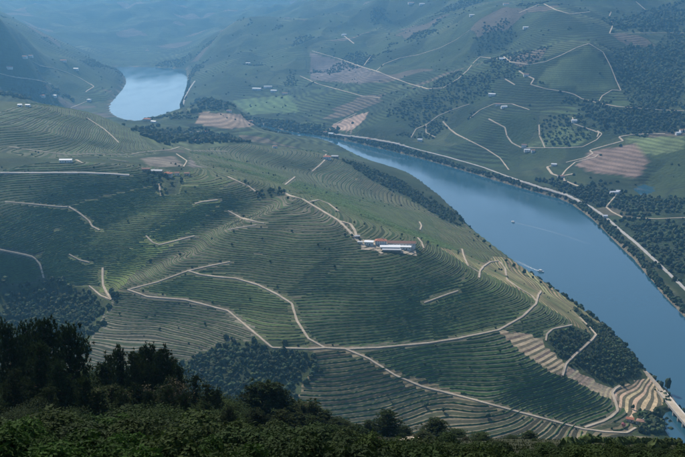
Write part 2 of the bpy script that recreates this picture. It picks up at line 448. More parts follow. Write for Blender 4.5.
# ------------------------------------------------------------------ tracks and roads, traced on the ground
TRACKS = [  # (photo polyline, width in metres, material)
 ([(0,173),(44,173),(84,173),(110,174),(131,175.5)],7,'asphalt'),
 ([(76,160),(84,164)],5,'track'),
 ([(159.5,184),(160,190),(162,197)],4,'track'),
 ([(69,207),(79,213),(89,221),(92,226.5),(101,231)],4.5,'track'),
 ([(5,202),(30,204),(60,207),(69,207)],2.6,'track'),
 ([(0,250),(20,254),(33.5,257),(40,264.5),(44,279)],3.6,'track'),
 ([(69,254.5),(79,260),(91,263)],3,'track'),
 ([(146,236),(153,243),(159.5,245),(175,241),(195,236)],3.6,'track'),
 ([(195,204),(201.5,202),(218,200)],4,'track'),
 ([(102.5,268),(102.5,278),(103,286),(111,300)],4,'track'),
 ([(89,286),(101,296),(111,300)],3,'track'),
 ([(127.6,290),(158,282),(188,271),(210,266),(230,262)],3,'track'),
 ([(188,271),(201,275),(218,277),(236,278.6),(258,285),(278,295),(292,304),(297,321),(308.6,339),(325,348),(345.5,349)],4.0,'track'),
 ([(128,290),(148,297),(185,300),(201,304),(228,311),(248,327.5),(261.6,339),(272,347.7),(308.6,349),(325,348)],3.4,'track'),
 ([(345.5,349),(376,348),(409,345),(429.5,343),(458,338.6),(499,330),(522,317),(536,304),(537,300)],3.8,'track'),
 ([(345.5,349),(369,359),(396,376),(423,387),(455,395),(489,404),(522,413),(549,420),(583,429),(606,432),(626,433),(636,428)],4.2,'track'),
 ([(228,177),(248,186),(260,195)],4,'track'),
 ([(283,192),(290,196),(302,199),(319,209),(339,221),(349,231),(356,239),(361,244)],6.5,'track'),
 ([(309,202),(319,200),(329,204),(339,212)],4,'track'),
 ([(339,221),(350.5,224),(355,231),(357,238)],6,'track'),
 ([(361,244),(372,247),(382.5,254)],6,'track'),
 ([(418,238),(422,243),(424,249)],3.6,'track'),
 ([(419.5,222),(421.5,226),(420,230)],4,'track'),
 ([(228,211),(241,218),(258,222.5),(265,223.5)],3.4,'track'),
 ([(228,230),(245,227),(258,225)],2.4,'track'),
 ([(424,303),(443,296),(458,291)],2.8,'track'),
 ([(325,160),(319,166),(312,171.5)],4.5,'track'),
 ([(295,177),(290,181),(285,185)],4,'track'),
 ([(323,150.4),(327.7,152),(325,156.5)],4,'track'),
 ([(462,249),(464,257),(468,266),(475,270),(480,273)],3.6,'track'),
 ([(479,278),(480,271),(484,266),(490,262),(499,261),(505,268),(507,280),(520,289),(532,296),(537,302)],4.0,'track'),
 ([(536,304),(538,296),(541,291)],4,'track'),
 ([(562.5,376),(566,364),(575,355),(583,348),(592,340),(596,335),(590,328),(579,317)],4.0,'track'),
 ([(545.7,341),(547,334),(553,329),(572.5,325)],3.0,'track'),
 ([(620,386),(615,389),(612,393),(616,403),(618,411),(611,417),(603,421.5),(583,428)],4.5,'track'),
 ([(645,372),(656.5,385),(664,394)],9,'track'),
 ([(87,118),(104,129),(112,136),(119,143)],3.4,'track'),
 ([(183.5,132.7),(205.4,131)],4,'track'),
 ([(110,154.6),(131,154.6),(140,152.5),(170,150),(180,147),(192,151),(227,151.6)],3.4,'track'),
 ([(110,159.5),(129,162)],4,'track'),
 ([(176.5,154),(187,161),(183.5,167)],3.4,'track'),
 ([(9,147),(37,151),(52.5,153),(68,155),(91,154),(110,154.6)],3.4,'track'),
 ([(90.6,84),(94,86.6),(85.6,92)],6,'track'),
 ([(70.5,108),(90.6,100)],4,'track'),
 ([(195,81),(190,88),(184.7,97.4),(183,105)],8,'asphalt'),
 # right bank: the riverside road on its embankment
 ([(330,134),(344,136),(370,139.5),(396,144),(419,150),(447,157),(482,167),(509,177),(540,188),(567.5,196),(591,207),(606,217.5),(623,232.6),(636,243),(650,256),(670,274.6),(690,294)],7.5,'asphalt'),
 ([(665,134),(650,134),(631.5,134.7),(619,137),(623,141),(605,146),(589.5,150.4),(593,153.4),(585,158),(566,162.5)],6.5,'track'),
 ([(598,154.5),(595,157.5),(575.5,162),(572,165)],6,'track'),
 ([(556,165),(547,167),(552,174),(561,177)],8,'track'),
 ([(573,174),(563,176),(564,180.5),(579,186.6)],8,'track'),
 ([(522,148),(545,148),(565,148),(582.5,147),(596.5,140),(602,134),(597,130.6)],4,'track'),
 ([(530.5,84.6),(546,89),(565,92),(574,94.4),(582.5,99),(598,103),(617.5,106.6),(638.5,108.4),(659.6,110),(685,111)],4.5,'track'),
 ([(611,12),(609,17),(613,25),(609.5,33.6)],6,'track'),
 ([(610,34),(636,33),(685,33)],3.4,'track'),
 ([(589,43.6),(603,52),(611,67),(616,80),(621,90.7)],4.0,'track'),
 ([(480,57),(498.6,58.8),(502,55.4),(510,62),(529,64.5)],6,'track'),
 ([(519,71),(524,74.5),(534,79),(530.5,84.6)],6,'track'),
 ([(505,79),(515,85)],5,'track'),
 ([(636,1.7),(648,12)],6,'track'),([(519,13),(542,3)],6,'track'),
 ([(488.6,119),(505,127.6),(507,136)],4,'track'),([(539,125),(539.6,136)],4.5,'track'),
 ([(572.5,117.5),(574,124),(599,132.6),(597,137)],5,'track'),
 ([(312,51),(339,58.8),(362,67),(376,71),(396,79)],5,'track'),([(364,65.5),(368,60),(372,55.4)],5,'track'),
 ([(343,35),(354,43.7)],6,'track'),([(411,137.7),(416,129),(426,125)],4,'track'),([(426,124),(426,132.6),(436,137.7)],4.5,'track'),
 ([(443,121.6),(449.6,129),(456,134)],4.5,'track'),([(443,88),(458,79)],5,'track'),
 ([(623,217.5),(656.5,219),(690,217.5)],5,'track'),([(611,194),(618,193)],7,'track'),
 ([(333,125),(345,119),(357,113)],5,'track'),
 ([(396,79),(410,84),(428,89),(443,88)],4.5,'track'),([(458,79),(468,70),(474,62),(480,57)],4.5,'track'),([(529,64.5),(545,62),(562,55),(576,48),(589,43.6)],4.5,'track'),
 ([(507,136),(512,143),(522,148)],4,'track'),([(456,134),(470,141),(486,149),(500,158),(509,170)],4,'track'),([(539.6,136),(543,143),(545,148)],4,'track'),
 ([(376,71),(384,64),(400,58),(418,55),(440,48),(456,40),(470,30)],4.5,'track'),([(470,118),(480,110),(494,104),(512,104),(530,110)],4,'track'),
 ([(300,76),(318,84),(340,90),(362,96),(380,98)],4,'track'),([(426,125),(438,116),(452,110),(470,104)],3.6,'track'),([(572,165),(566,170),(561,177)],6,'track'),
 ([(542,3),(556,10),(570,14),(590,12)],5,'track'),([(598,103),(602,96),(612,90),(621,90.7)],4,'track'),([(623,217.5),(612,212),(606,207),(612,200),(618,193)],4.5,'track'),
 ([(30,60),(40,66),(52,68),(66,72),(80,78),(94,86.6)],5,'track'),([(0,74),(16,78),(34,80),(52,84)],5,'track'),
]
ROADS = []
for L_, wd, mt in TRACKS:
    wd = wd * (.78 if mt == 'asphalt' else .68)
    for pl in hit_line(L_):
        pl = chaikin(pl, 1)
        ROADS.append((pl, wd, mt))

def ribbon(name, pl, wd, mt, lift=0.3):
    P = [pl[0]]
    for p in pl[1:]:
        if math.hypot(p[0] - P[-1][0], p[1] - P[-1][1]) > 3.0: P.append(p)
    if len(P) < 2: return None
    A = np.array(P)
    T = np.gradient(A, axis=0); T /= np.linalg.norm(T, axis=1)[:, None] + 1e-9
    Nn = np.stack([-T[:, 1], T[:, 0]], 1)
    s = np.cumsum(np.r_[0, np.hypot(*np.diff(A, axis=0).T)])
    wl = wd / 2 * (1 + 0.30 * fbm(s / 11, s * 0 + A[0, 0], 91, 2)); wr = wd / 2 * (1 + 0.30 * fbm(s / 11, s * 0 + A[0, 1], 92, 2))
    rows = []
    for o in (np.full(len(s), 1.0), np.full(len(s), 0.0), np.full(len(s), -1.0)):
        q = A + Nn * (np.where(o > 0, wl, wr) * o)[:, None]
        rows.append(np.c_[q, ground(q[:, 0], q[:, 1])])
    zc = np.maximum(np.maximum(rows[0][:, 2], rows[1][:, 2]) * .5 + .5 * np.maximum(rows[1][:, 2], rows[2][:, 2]), rows[1][:, 2])
    for r in rows: r[:, 2] = np.maximum(r[:, 2], zc - 0.4) + lift
    low0 = rows[0].copy(); low1 = rows[2].copy()
    low0[:, 2] -= 2.0; low1[:, 2] -= 2.0
    low0[:, :2] += Nn * 0.6; low1[:, :2] -= Nn * 0.6
    V = np.concatenate([low0, rows[0], rows[1], rows[2], low1])
    n = len(A); F = []
    for i in range(n - 1):
        for k in range(4):
            F.append((k * n + i, (k + 1) * n + i, (k + 1) * n + i + 1, k * n + i + 1))
    return mesh_obj(name, V, F, M[mt])
for pl, wd, mt in ROADS:
    o = ribbon('riverside_road' if mt == 'asphalt' else 'track', pl, wd, mt, 0.85)
    if o: tag(o, kind='structure')
allroad = [pl for pl, wd, mt in ROADS]

# ------------------------------------------------------------------ vineyard blocks, woods and fields (outlines traced on the ground)
SOIL = (.155, .130, .100); TAN = (.40, .29, .185); GRASS = (.095, .105, .045)
BLOCKS = [ # name, outline, terrace rise, riser share, soil, bank colour, rows per bench, label
 ('a',[(0,110),(30,108),(60,110),(100,122),(118,142),(112,150),(70,152),(30,148),(0,140)],2.1,0.3,(.095,.095,.062),(.046,.062,.026),1,'row of vines on the slope under the far ridge'),
 ('b',[(0,178),(60,177),(130,179),(156,183),(110,196),(66,206),(36,252),(0,247)],2.0,0.34,(.090,.090,.062),(.040,.058,.025),1,'long row of vines on the left slope below the pale road'),
 ('b2',[(0,253),(32,259),(38,280),(0,288)],2.0,0.34,(.090,.090,.062),(.040,.058,.025),1,'short row of vines just above the left wood'),
 ('band',[(192,206),(222,200),(196,226),(168,247),(132,274),(116,292),(100,288),(98,278),(138,242)],1.60,0.38,(.14,.15,.06),(.095,.125,.038),1,'row of vines on the narrow sunlit yellow-green spur'),  # soil and bank colours lightened to imitate sun on the spur flank
 ('c',[(70,206),(110,198),(158,186),(225,181),(196,206),(148,242),(106,272),(100,284),(86,284),(48,277),(38,256)],1.56,0.36,(.115,.115,.062),(.066,.09,.032),1,'row of vines on the bright green spur on the left'),
 ('d',[(203,206),(232,184),(262,198),(283,196),(335,222),(356,246),(300,300),(278,292),(236,276),(188,269),(128,288),(114,298),(106,284),(150,248)],1.72,0.36,(.13,.112,.08),(.052,.066,.029),1,'row of vines on the dark slope left of the winery'),
 ('e',[(128,293),(150,299),(201,306),(228,313),(250,331),(228,338),(200,350),(180,366),(150,372),(90,348),(86,332),(114,305)],1.72,0.34,(.15,.132,.10),(.052,.058,.033),1,'row of vines with pale banks above the foreground pines'),
 ('e2',[(188,273),(236,281),(290,304),(295,322),(306,340),(272,345),(262,337),(246,324),(228,308),(190,300),(135,292)],1.60,0.36,(.115,.11,.065),(.062,.085,.030),1,'row of vines inside the bend of the winding pale track'),
 ('f',[(362,249),(400,256),(430,252),(460,272),(450,292),(424,300),(424,340),(345,346),(310,336),(298,318),(294,302)],1.88,0.36,(.12,.11,.075),(.050,.074,.027),1,'row of vines on the slope right below the winery buildings'),
 ('g',[(314,352),(345,352),(372,363),(455,398),(525,416),(584,432),(630,435),(520,441),(400,441),(330,425),(292,405),(312,372)],2.61,0.4,(.19,.15,.098),(.060,.060,.034),1,'row of vines on the lowest terraces below the diagonal track'),
 ('n2',[(498,333),(528,335),(545,343),(561,367),(560,378),(545,371),(518,352)],2.7,.42,(.32,.245,.17),(.14,.11,.075),0,''),
 ('h',[(350,350),(430,345),(457,341),(498,333),(545,368),(566,380),(610,404),(616,412),(583,426),(522,410),(455,392),(398,374)],2.43,0.34,(.115,.108,.075),(.038,.068,.022),1,'dark row of vines on the broad slope above the diagonal track'),
 ('i',[(428,301),(455,293),(470,272),(482,275),(520,292),(535,304),(520,316),(498,328),(458,336),(430,340)],1.9,0.36,(.115,.115,.065),(.054,.08,.026),1,'curving row of vines on the shoulder'),
 ('n',[(502,330),(524,318),(540,305),(568,322),(549,330),(544,342),(560,366),(545,364)],1.8,0.34,(.12,.115,.075),(.048,.074,.026),1,'slanting row of vines beside the dark scrub patch'),
 ('k',[(482,268),(492,257),(504,261),(520,274),(545,287),(565,299),(594,327),(597,337),(574,325),(548,307),(537,301),(520,292),(508,285),(495,275)],2.2,.55,(.10,.115,.045),(.30,.22,.13),0,''),
 ('m',[(567,366),(590,376),(612,390),(611,400),(590,388),(564,378)],2.2,.5,(.22,.17,.13),(.42,.31,.215),0,''),
 ('l',[(621,387),(646,376),(660,390),(668,403),(655,408),(640,402),(622,408),(617,402),(614,393)],1.9,.5,(.12,.105,.07),(.46,.33,.21),0,''),
 ('q',[(350,178),(392,184),(430,205),(455,222),(478,245),(498,264),(482,262),(462,247),(440,236),(428,216),(396,208)],2.2,.42,(.13,.11,.068),(.055,.06,.030),1,'row of vines on the flank falling to the river'),
 ('j',[(230,177),(290,194),(340,218),(362,232),(420,234),(438,232),(430,216),(396,206),(345,196),(312,185),(285,181),(245,175)],2.4,0.36,(.095,.098,.052),(.042,.06,.024),1,'row of vines on the quiet slope behind the crest track'),
 ('o',[(225,158),(275,152),(322,160),(345,169),(368,181),(400,198),(380,200),(345,193),(312,182),(285,178),(245,173)],2.0,0.36,(.105,.10,.065),(.040,.057,.024),1,'row of vines below the red-roofed house near the river'),
]
BW = []
for b_ in BLOCKS:
    BW.append(hit_poly(b_[1]))
WOODS = [  # outline, trees per hectare, size range, label
 ([(0,288),(40,284),(85,290),(112,303),(90,330),(82,350),(0,350)],'wood filling the gully on the left behind the pines'),
 ([(178,368),(200,354),(228,342),(262,342),(312,353),(309,370),(293,398),(250,405),(185,408)],'wood in the hollow below the winding track'),
 ([(549,333),(572,326),(594,335),(572,306),(600,326),(622,345),(640,365),(645,376),(612,388),(590,376),(566,363),(546,343)],'dark scrub wood on the nose of the hill by the river'),
 ([(636,414),(655,412),(668,416),(672,428),(664,435),(636,434)],'grove of round trees beside the inlet'),
 ([(338,158),(369,167),(409,184),(436,202),(458,216),(464,228),(446,222),(420,205),(392,191),(362,175)],'wooded strip along the river edge behind the winery'),
 ([(262,189),(284,189),(285,196),(264,197)],''),
 ([(165,178),(180,178),(178,194),(166,194)],''),
]
WW = [hit_poly(w[0]) for w in WOODS]
FOREST = [hit_poly(w) for w in (
 [(600,60),(625,50),(685,40),(685,108),(640,106),(622,92),(612,68)],
 [(575,100),(620,110),(685,114),(685,132),(620,134),(604,132),(580,118)],
 [(685,0),(640,16),(615,10),(614,30),(685,30)],
 [(600,200),(640,198),(690,198),(690,214),(625,214)],
 [(610,222),(690,222),(690,290),(660,262),(630,236)],
 [(130,130),(190,128),(240,140),(200,145),(150,140)],
 [(20,78),(70,96),(40,100),(0,96)],
 [(200,100),(228,102),(226,110),(196,112)],
 [(255,120),(300,124),(330,130),(340,134),(300,134),(270,126)],
 [(545,180),(600,186),(640,200),(600,208),(560,194)],
)]
FIELDS = [(hit_poly(w), c) for w, c in (
 ([(498,257),(545,284),(572,301),(602,331),(594,333),(560,302),(520,277),(488,263)],(.21,.16,.095)),
 ([(200,112),(240,114),(257,126),(230,129),(195,124)],(.24,.175,.125)),
 ([(328,130),(333,125),(355,115),(369,112),(366,118),(352,131)],(.30,.215,.165)),
 ([(590,152),(640,142),(650,160),(640,178),(590,172),(575,166)],(.19,.135,.105)),
 ([(625,138),(685,136),(685,150),(650,156)],(.11,.14,.06)),
 ([(560,125),(592,134),(580,146),(525,147)],(.095,.125,.055)),
 ([(590,45),(610,68),(618,90),(560,90),(535,84),(545,70)],(.085,.115,.05)),
 ([(310,52),(360,66),(394,78),(360,84),(310,80)],(.13,.11,.10)),
 ([(232,100),(290,95),(300,112),(250,115)],(.08,.125,.05)),
 ([(190,153),(235,153),(240,164),(200,170),(188,166)],(.13,.115,.10)),
 ([(140,158),(175,156),(184,166),(150,168)],(.14,.12,.095)),
 ([(140,142),(225,140),(230,150),(150,149)],(.075,.095,.045)),
 ([(120,128),(150,130),(165,142),(128,146)],(.085,.11,.04)),
)]

X1, Y1, Z1 = MX.ravel(), MY.ravel(), GZ.ravel()
NV = len(X1)
blk = np.full(NV, -1)
mid = (Y1 > 1000) & (Y1 < 3400) & (np.abs(X1) < 1500)
for bi, P in enumerate(BW):
    ins = np.zeros(NV, bool); ins[mid] = in_poly(X1[mid], Y1[mid], P)
    ins &= blk < 0
    blk[ins] = bi
woodv = np.zeros(NV, bool)
for P in WW: woodv |= in_poly(X1, Y1, P)
blk[woodv] = -1
# neighbouring vineyards meet: grow each block into the gaps between them
B2 = blk.reshape(MX.shape)
block_ok = (~woodv & (Z1 > 6) & (Y1 < 2750) & (X1 > -720)).reshape(MX.shape)
for it in range(13):
    n = B2.copy()
    for ax, sh in ((0, 1), (0, -1), (1, 1), (1, -1)):
        r_ = np.roll(B2, sh, ax)
        m = (n < 0) & (r_ >= 0) & block_ok
        n[m] = r_[m]
    B2 = n
blk = B2.ravel()
edge = np.zeros(MX.shape, bool); edge2 = edge.copy()
for s1 in (-1, 0, 1):
    for s2 in (-1, 0, 1): edge |= np.roll(np.roll(B2, s1, 0), s2, 1) != B2
for ax, sh in ((0, 1), (0, -1), (1, 1), (1, -1)): edge2 |= np.roll(edge, sh, ax)
bw = np.where(B2 < 0, 0, np.where(edge, 0.0, np.where(edge2, 1.0, 1.0))).ravel()
out_edge = np.zeros(MX.shape, bool)
for ax, sh in ((0, 1), (0, -1), (1, 1), (1, -1)): out_edge |= np.roll(B2, sh, ax) < 0
bw[out_edge.ravel()] = 0
rd = np.full(NV, 1e9)
for pl in allroad:
    P = pl[::3] + [pl[-1]]
    xs = [p[0] for p in P]; ys = [p[1] for p in P]
    m = (X1 > min(xs) - 25) & (X1 < max(xs) + 25) & (Y1 > min(ys) - 25) & (Y1 < max(ys) + 25)
    if m.any(): rd[m] = np.minimum(rd[m], seg_dist(X1[m], Y1[m], P))
roadw = np.clip((rd - 4.0) / 3.0, 0, 1); roadw[out_edge.ravel()] = 0
bw *= np.clip((rd - 5.0) / 3.5, 0, 1)

C = np.zeros((NV, 3)); MK = np.zeros((NV, 3))
n_a = fbm(X1 / 160, Y1 / 160, 51, 4)[:, None]; n_b = fbm(X1 / 45, Y1 / 45, 57, 3)[:, None]
C[:] = np.array((.032, .044, .020)) * (1 + .45 * n_a) + np.array((.06, .045, .025)) * np.clip(n_b, 0, 1)
farm = np.clip((Y1 - 2700) / 300, 0, 1); farm = np.maximum(farm, np.clip((X1 - 640 + (Y1 < 1500) * 999) / 150, 0, 1))
farm = np.maximum(farm, np.clip((np.abs(X1 + 0) - 1300) / 300, 0, 1))
MK[:, 0] = np.maximum(farm * 0.8, ((Y1 > 1750) & (Y1 < 3400)) * 0.55); MK[:, 1] = farm * 0.8 * (fbm(X1 / 300, Y1 / 300, 61, 2) > -0.15); MK[:, 2] = farm * 0.35
for P in FOREST:
    ins = in_poly(X1, Y1, P)
    C[ins] = np.array((.030, .046, .024)) * (1 + .3 * n_b[ins]); MK[ins, 0] = 0.12; MK[ins, 1] = 0; MK[ins, 2] = 1
for P, c in FIELDS:
    ins = in_poly(X1, Y1, P)
    C[ins] = np.array(c) * (1 + .25 * n_b[ins] + .2 * n_a[ins]); MK[ins, 0] = 0; MK[ins, 1] = .35; MK[ins, 2] = 0
C[woodv] = np.array((.034, .046, .024)); MK[woodv] = (0, 0, .4)
sr = np.where(Y1 > 1000, seg_dist(X1, Y1, RIVER, True), 1e9)
shore = sr < 22
C[shore] = np.array((.05, .058, .032)) * (1 + .4 * n_b[shore]); MK[shore] = (0, 0, .5)
wet = (sr < 5) & (Z1 < 3)
C[wet] = np.array((.16, .135, .10))
near = Y1 < 420
C[near] = np.array((.030, .034, .016)) * (1 + .5 * n_b[near]); MK[near] = 0

# ------------------------------------------------------------------ the ground: one sheet; vineyard triangles are cut along the terrace edges
nx_, ny_ = len(GX), len(GY)
verts = list(zip(X1.tolist(), Y1.tolist(), Z1.tolist()))
faces = []; fcol = []; fmask = []; fsm = []
warp = 2.6 * fbm(X1 / 130, Y1 / 130, 77, 2)
Fv = Z1 + warp
STEP_A = 0.64
def stepped(f, r):
    k = math.floor(f); t = f - k
    g = STEP_A * t / r if t < r else STEP_A + (1 - STEP_A) * (t - r) / (1 - r)
    return k + g - 0.24
segs = {}          # (block, level) -> list of (edge key a, point a, edge key b, point b)
weld = {}
bh = lambda b, k, s: float(_hash(np.array(b * 131 + 7), np.array(k), s))
def put(v):
    key = (round(v[0], 2), round(v[1], 2), round(v[2], 2))
    i = weld.get(key)
    if i is None:
        i = len(verts); verts.append(v[:3]); weld[key] = i
    return i
CL = C.tolist(); ML = MK.tolist()
def do_tri(ia, ib, ic):
    b = blk[ia]
    if b < 0 or blk[ib] < 0 or blk[ic] < 0:
        idx = (ia, ib, ic)
        faces.append(idx)
        if b >= 0 or blk[ib] >= 0 or blk[ic] >= 0:
            c = (.050, .066, .028)
            fcol.extend([c] * 3); fmask.extend([(0, 0, 0)] * 3)
        else:
            fcol.extend([CL[i] for i in idx]); fmask.extend([ML[i] for i in idx])
        fsm.append(True)
        return
    B = BLOCKS[b]; dz = B[2]; r = B[3]
    P = []
    for i in (ia, ib, ic):
        P.append((X1[i], Y1[i], Z1[i], Fv[i] / dz, bw[i], roadw[i]))
    fs = [p[3] for p in P]
    lo, hi = min(fs), max(fs)
    # vine rows on the benches
    if B[6]:
        for k in range(math.floor(lo) - 1, math.floor(hi) + 1):
            for q, tt in enumerate((r + 0.52 * (1 - r),)):
                lv = k + tt
                if lv <= lo or lv >= hi: continue
                ends = []
                for (i, j), (p, q2) in (((ia, ib), (P[0], P[1])), ((ib, ic), (P[1], P[2])), ((ic, ia), (P[2], P[0]))):
                    if (p[3] < lv) != (q2[3] < lv):
                        t = (lv - p[3]) / (q2[3] - p[3])
                        v = [p[m] + (q2[m] - p[m]) * t for m in range(6)]
                        v[2] += v[4] * dz * (stepped(lv, r) - lv)
                        ends.append(((min(i, j), max(i, j)), v))
                if len(ends) == 2: segs.setdefault((b, k, q), []).append((ends[0][0], ends[0][1], ends[1][0], ends[1][1]))
    poly = P
    brk = sorted([k for k in range(math.ceil(lo), math.floor(hi) + 1)] + [k + r for k in range(math.ceil(lo - r), math.floor(hi - r) + 1)])
    out = []
    for bk in brk:
        if not (lo + 1e-6 < bk < hi - 1e-6): continue
        low = []; up = []
        n = len(poly)
        for i in range(n):
            p, q = poly[i], poly[(i + 1) % n]
            (low if p[3] <= bk else up).append(p)
            if (p[3] <= bk) != (q[3] <= bk):
                t = (bk - p[3]) / (q[3] - p[3])
                v = tuple(p[m] + (q[m] - p[m]) * t for m in range(6))
                low.append(v); up.append(v)
        if len(low) > 2: out.append(low)
        poly = up
    if len(poly) > 2: out.append(poly)
    for pl in out:
        fm = sum(p[3] for p in pl) / len(pl); k = math.floor(fm); riser = (fm - k) < r
        idx = []
        cx = sum(p[0] for p in pl) / len(pl); cy = sum(p[1] for p in pl) / len(pl)
        for p in pl:
            # a terrace edge is evaluated on the side of the piece it belongs to
            f = p[3]; kk = k; t = min(max(f - kk, 0.0), 1.0)
            g = STEP_A * t / r if t < r else STEP_A + (1 - STEP_A) * (t - r) / (1 - r)
            idx.append(put((p[0], p[1], p[2] + p[4] * dz * (kk + g - 0.24 - f))))
        if len(set(idx)) < 3: continue
        ded = []
        for i in idx:
            if i not in ded: ded.append(i)
        faces.append(tuple(ded))
        h1 = bh(b, k, 3); h2 = bh(b, k, 9)
        c0 = B[5] if riser else B[4]
        s = (0.72 + 0.62 * h1) if riser else (0.85 + .3 * h2)
        g = 1.05 + (0.25 * (h2 - .5) if riser else 0)
        c = (c0[0] * s, c0[1] * s * g, c0[2] * s)
        fcol.extend([c] * len(ded)); fmask.extend([(0, 0, 0)] * len(ded)); fsm.append(False)
for j in range(ny_ - 1):
    for i in range(nx_ - 1):
        a = j * nx_ + i
        do_tri(a, a + 1, a + nx_ + 1)
        do_tri(a, a + nx_ + 1, a + nx_)
me = bpy.data.meshes.new('ground')
me.from_pydata(verts, [], faces)
me.polygons.foreach_set('use_smooth', fsm)
ca = me.color_attributes.new('Col', 'FLOAT_COLOR', 'CORNER')
arr = np.ones((len(fcol), 4), np.float32); arr[:, :3] = np.array(fcol)
ca.data.foreach_set('color', arr.ravel())
cb = me.color_attributes.new('Mask', 'FLOAT_COLOR', 'CORNER')
arr = np.ones((len(fmask), 4), np.float32); arr[:, :3] = np.array(fmask)
cb.data.foreach_set('color', arr.ravel())
me.materials.append(M['ground'])
me.update()
terrain = bpy.data.objects.new('ground', me)
col.objects.link(terrain)
tag(terrain, kind='structure')

# river surface and the pond
mesh_w = mesh_obj('river', [(-1700, 3000, 0), (-1700, 5900, 0), (-100, 5900, 0), (-100, 4200, 0), (300, 3000, 0), (1400, 2400, 0), (1400, 700, 0), (380, 700, 0), (330, 1500, 0), (150, 2400, 0), (-300, 3000, 0)],
                  [(0, 1, 2, 3, 4, 5, 6, 7, 8, 9, 10)], M['water'])
tag(mesh_w, kind='structure')
pc = np.mean(np.array(POND), axis=0)
pp = [(pc[0] + (x - pc[0]) * 1.3, pc[1] + (y - pc[1]) * 1.3, 19.4) for x, y in POND]
tag(mesh_obj('pond', pp, [tuple(range(len(pp)))], M['water']), kind='structure')

# haze: one closed box of pale air round everything
def haze_box():
    x0, x1, y0, y1, z0, z1 = -9000, 9000, -900, 14500, -9, 640
    V = [(x, y, z) for z in (z0, z1) for y in (y0, y1) for x in (x0, x1)]
    F = [(0, 2, 3, 1), (4, 5, 7, 6), (0, 1, 5, 4), (2, 6, 7, 3), (0, 4, 6, 2), (1, 3, 7, 5)]
    m = bpy.data.materials.new('haze'); m.use_nodes = True
    nt = m.node_tree; nt.nodes.clear()
    out = nt.nodes.new('ShaderNodeOutputMaterial'); v = nt.nodes.new('ShaderNodeVolumePrincipled')
    v.inputs['Color'].default_value = (.23, .59, 1.0, 1)
    v.inputs['Density'].default_value = HAZE
    v.inputs['Anisotropy'].default_value = 0.66
    nt.links.new(v.outputs[0], out.inputs['Volume'])
    o = mesh_obj('haze', V, F, m)
    tag(o, kind='stuff')
HAZE = 0.000083
haze_box()

# ------------------------------------------------------------------ vine rows on the terraces
def chains(seg_list):
    adj = {}
    pos = {}
    for ka, va, kb, vb in seg_list:
        pos[ka] = va; pos[kb] = vb
        adj.setdefault(ka, []).append(kb); adj.setdefault(kb, []).append(ka)
    seen = set(); out = []
    for st in sorted(adj, key=lambda k: len(adj[k])):
        if st in seen: continue
        ch = [st]; seen.add(st); cur = st
        while True:
            nx = [k for k in adj[cur] if k not in seen]
            if not nx: break
            cur = nx[0]; seen.add(cur); ch.append(cur)
        out.append([pos[k] for k in ch])
    return out

def resample(ch, st):
    A = np.array(ch)
    d = np.hypot(*np.diff(A[:, :2], axis=0).T); s = np.r_[0, np.cumsum(d)]
    if s[-1] < 14: return None
    n = max(3, int(s[-1] / st)); t = np.linspace(0, s[-1], n)
    return np.stack([np.interp(t, s, A[:, k]) for k in range(6)], 1)

PROF = np.array([(-.85, -.15), (-.75, 1.0), (-.1, 1.75), (.7, 1.1), (.85, -.15)])
def row_mesh(A, q=1.0):
    n = len(A)
    T = np.gradient(A[:, :2], axis=0); T /= np.linalg.norm(T, axis=1)[:, None] + 1e-9
    Nn = np.stack([-T[:, 1], T[:, 0]], 1)
    g = nrg.uniform(.72, 1.25, (n, 1)); V = np.empty((n, 5, 3))
    for k, (o, h) in enumerate(PROF * q):
        off = o * 1.0 * g[:, 0] + nrg.uniform(-.28, .28, n)
        V[:, k, :2] = A[:, :2] + Nn * off[:, None]
        V[:, k, 2] = A[:, 2] + h * g[:, 0] + (nrg.uniform(-.25, .25, n) if h > 0 else 0)
    F = []
    for i in range(n - 1):
        b0 = i * 5
        F += [(b0 + k, b0 + k + 1, b0 + k + 6, b0 + k + 5) for k in range(4)]
    F += [(4, 3, 2, 1, 0), tuple(n * 5 - 5 + k for k in range(5))]
    return V.reshape(-1, 3), F

ROWS = []
for (b, k, q), sl in sorted(segs.items()):
    for ch in chains(sl):
        A = resample(ch, 2.8)
        if A is None: continue
        keep = (A[:, 5] > 0.4) & (vnoise(A[:, 0] / 9, A[:, 1] / 9, 300 + k) > 0.06)
        # short gaps stay inside a row; a long break ends it
        runs = []; cur = []; gap = 0
        for i in range(len(A)):
            if keep[i]:
                cur.append(i); gap = 0
            else:
                gap += 1
                if gap > 3 and cur: runs.append(cur); cur = []
        if cur: runs.append(cur)
        for r_ in runs:
            if len(r_) < 6: continue
            B_ = A[r_]
            ROWS.append((b, B_))
ROWS.sort(key=lambda t: -len(t[1]) / np.mean(t[1][:, 1]))
left = {}; ROWOBJ = []
for n_, (b, A) in enumerate(ROWS):
    V, F = row_mesh(A, .5 if BLOCKS[b][0] in ('j', 'q', 'o') else min(1.0, BLOCKS[b][2] / 2.9))
    lab = BLOCKS[b][7]
    if n_ < 285:
        base = V.mean(0); base[2] = V[:, 2].min()
        o = mesh_obj('vine_row', V - base, F, M['vine'])
        o.location = base
        ROWOBJ.append((o, b, base))
    else:
        vv, ff = left.setdefault(b, ([], []))
        nb = sum(len(x) for x in vv)
        vv.append(V); ff += [tuple(i + nb for i in f) for f in F]
def to_px(x, y, z):
    dz = z - HCAM; f = y * _cp - dz * _sp; v = -(y * _sp + dz * _cp)
    return PW / 2 + FPX * x / f, PH / 2 + FPX * v / f
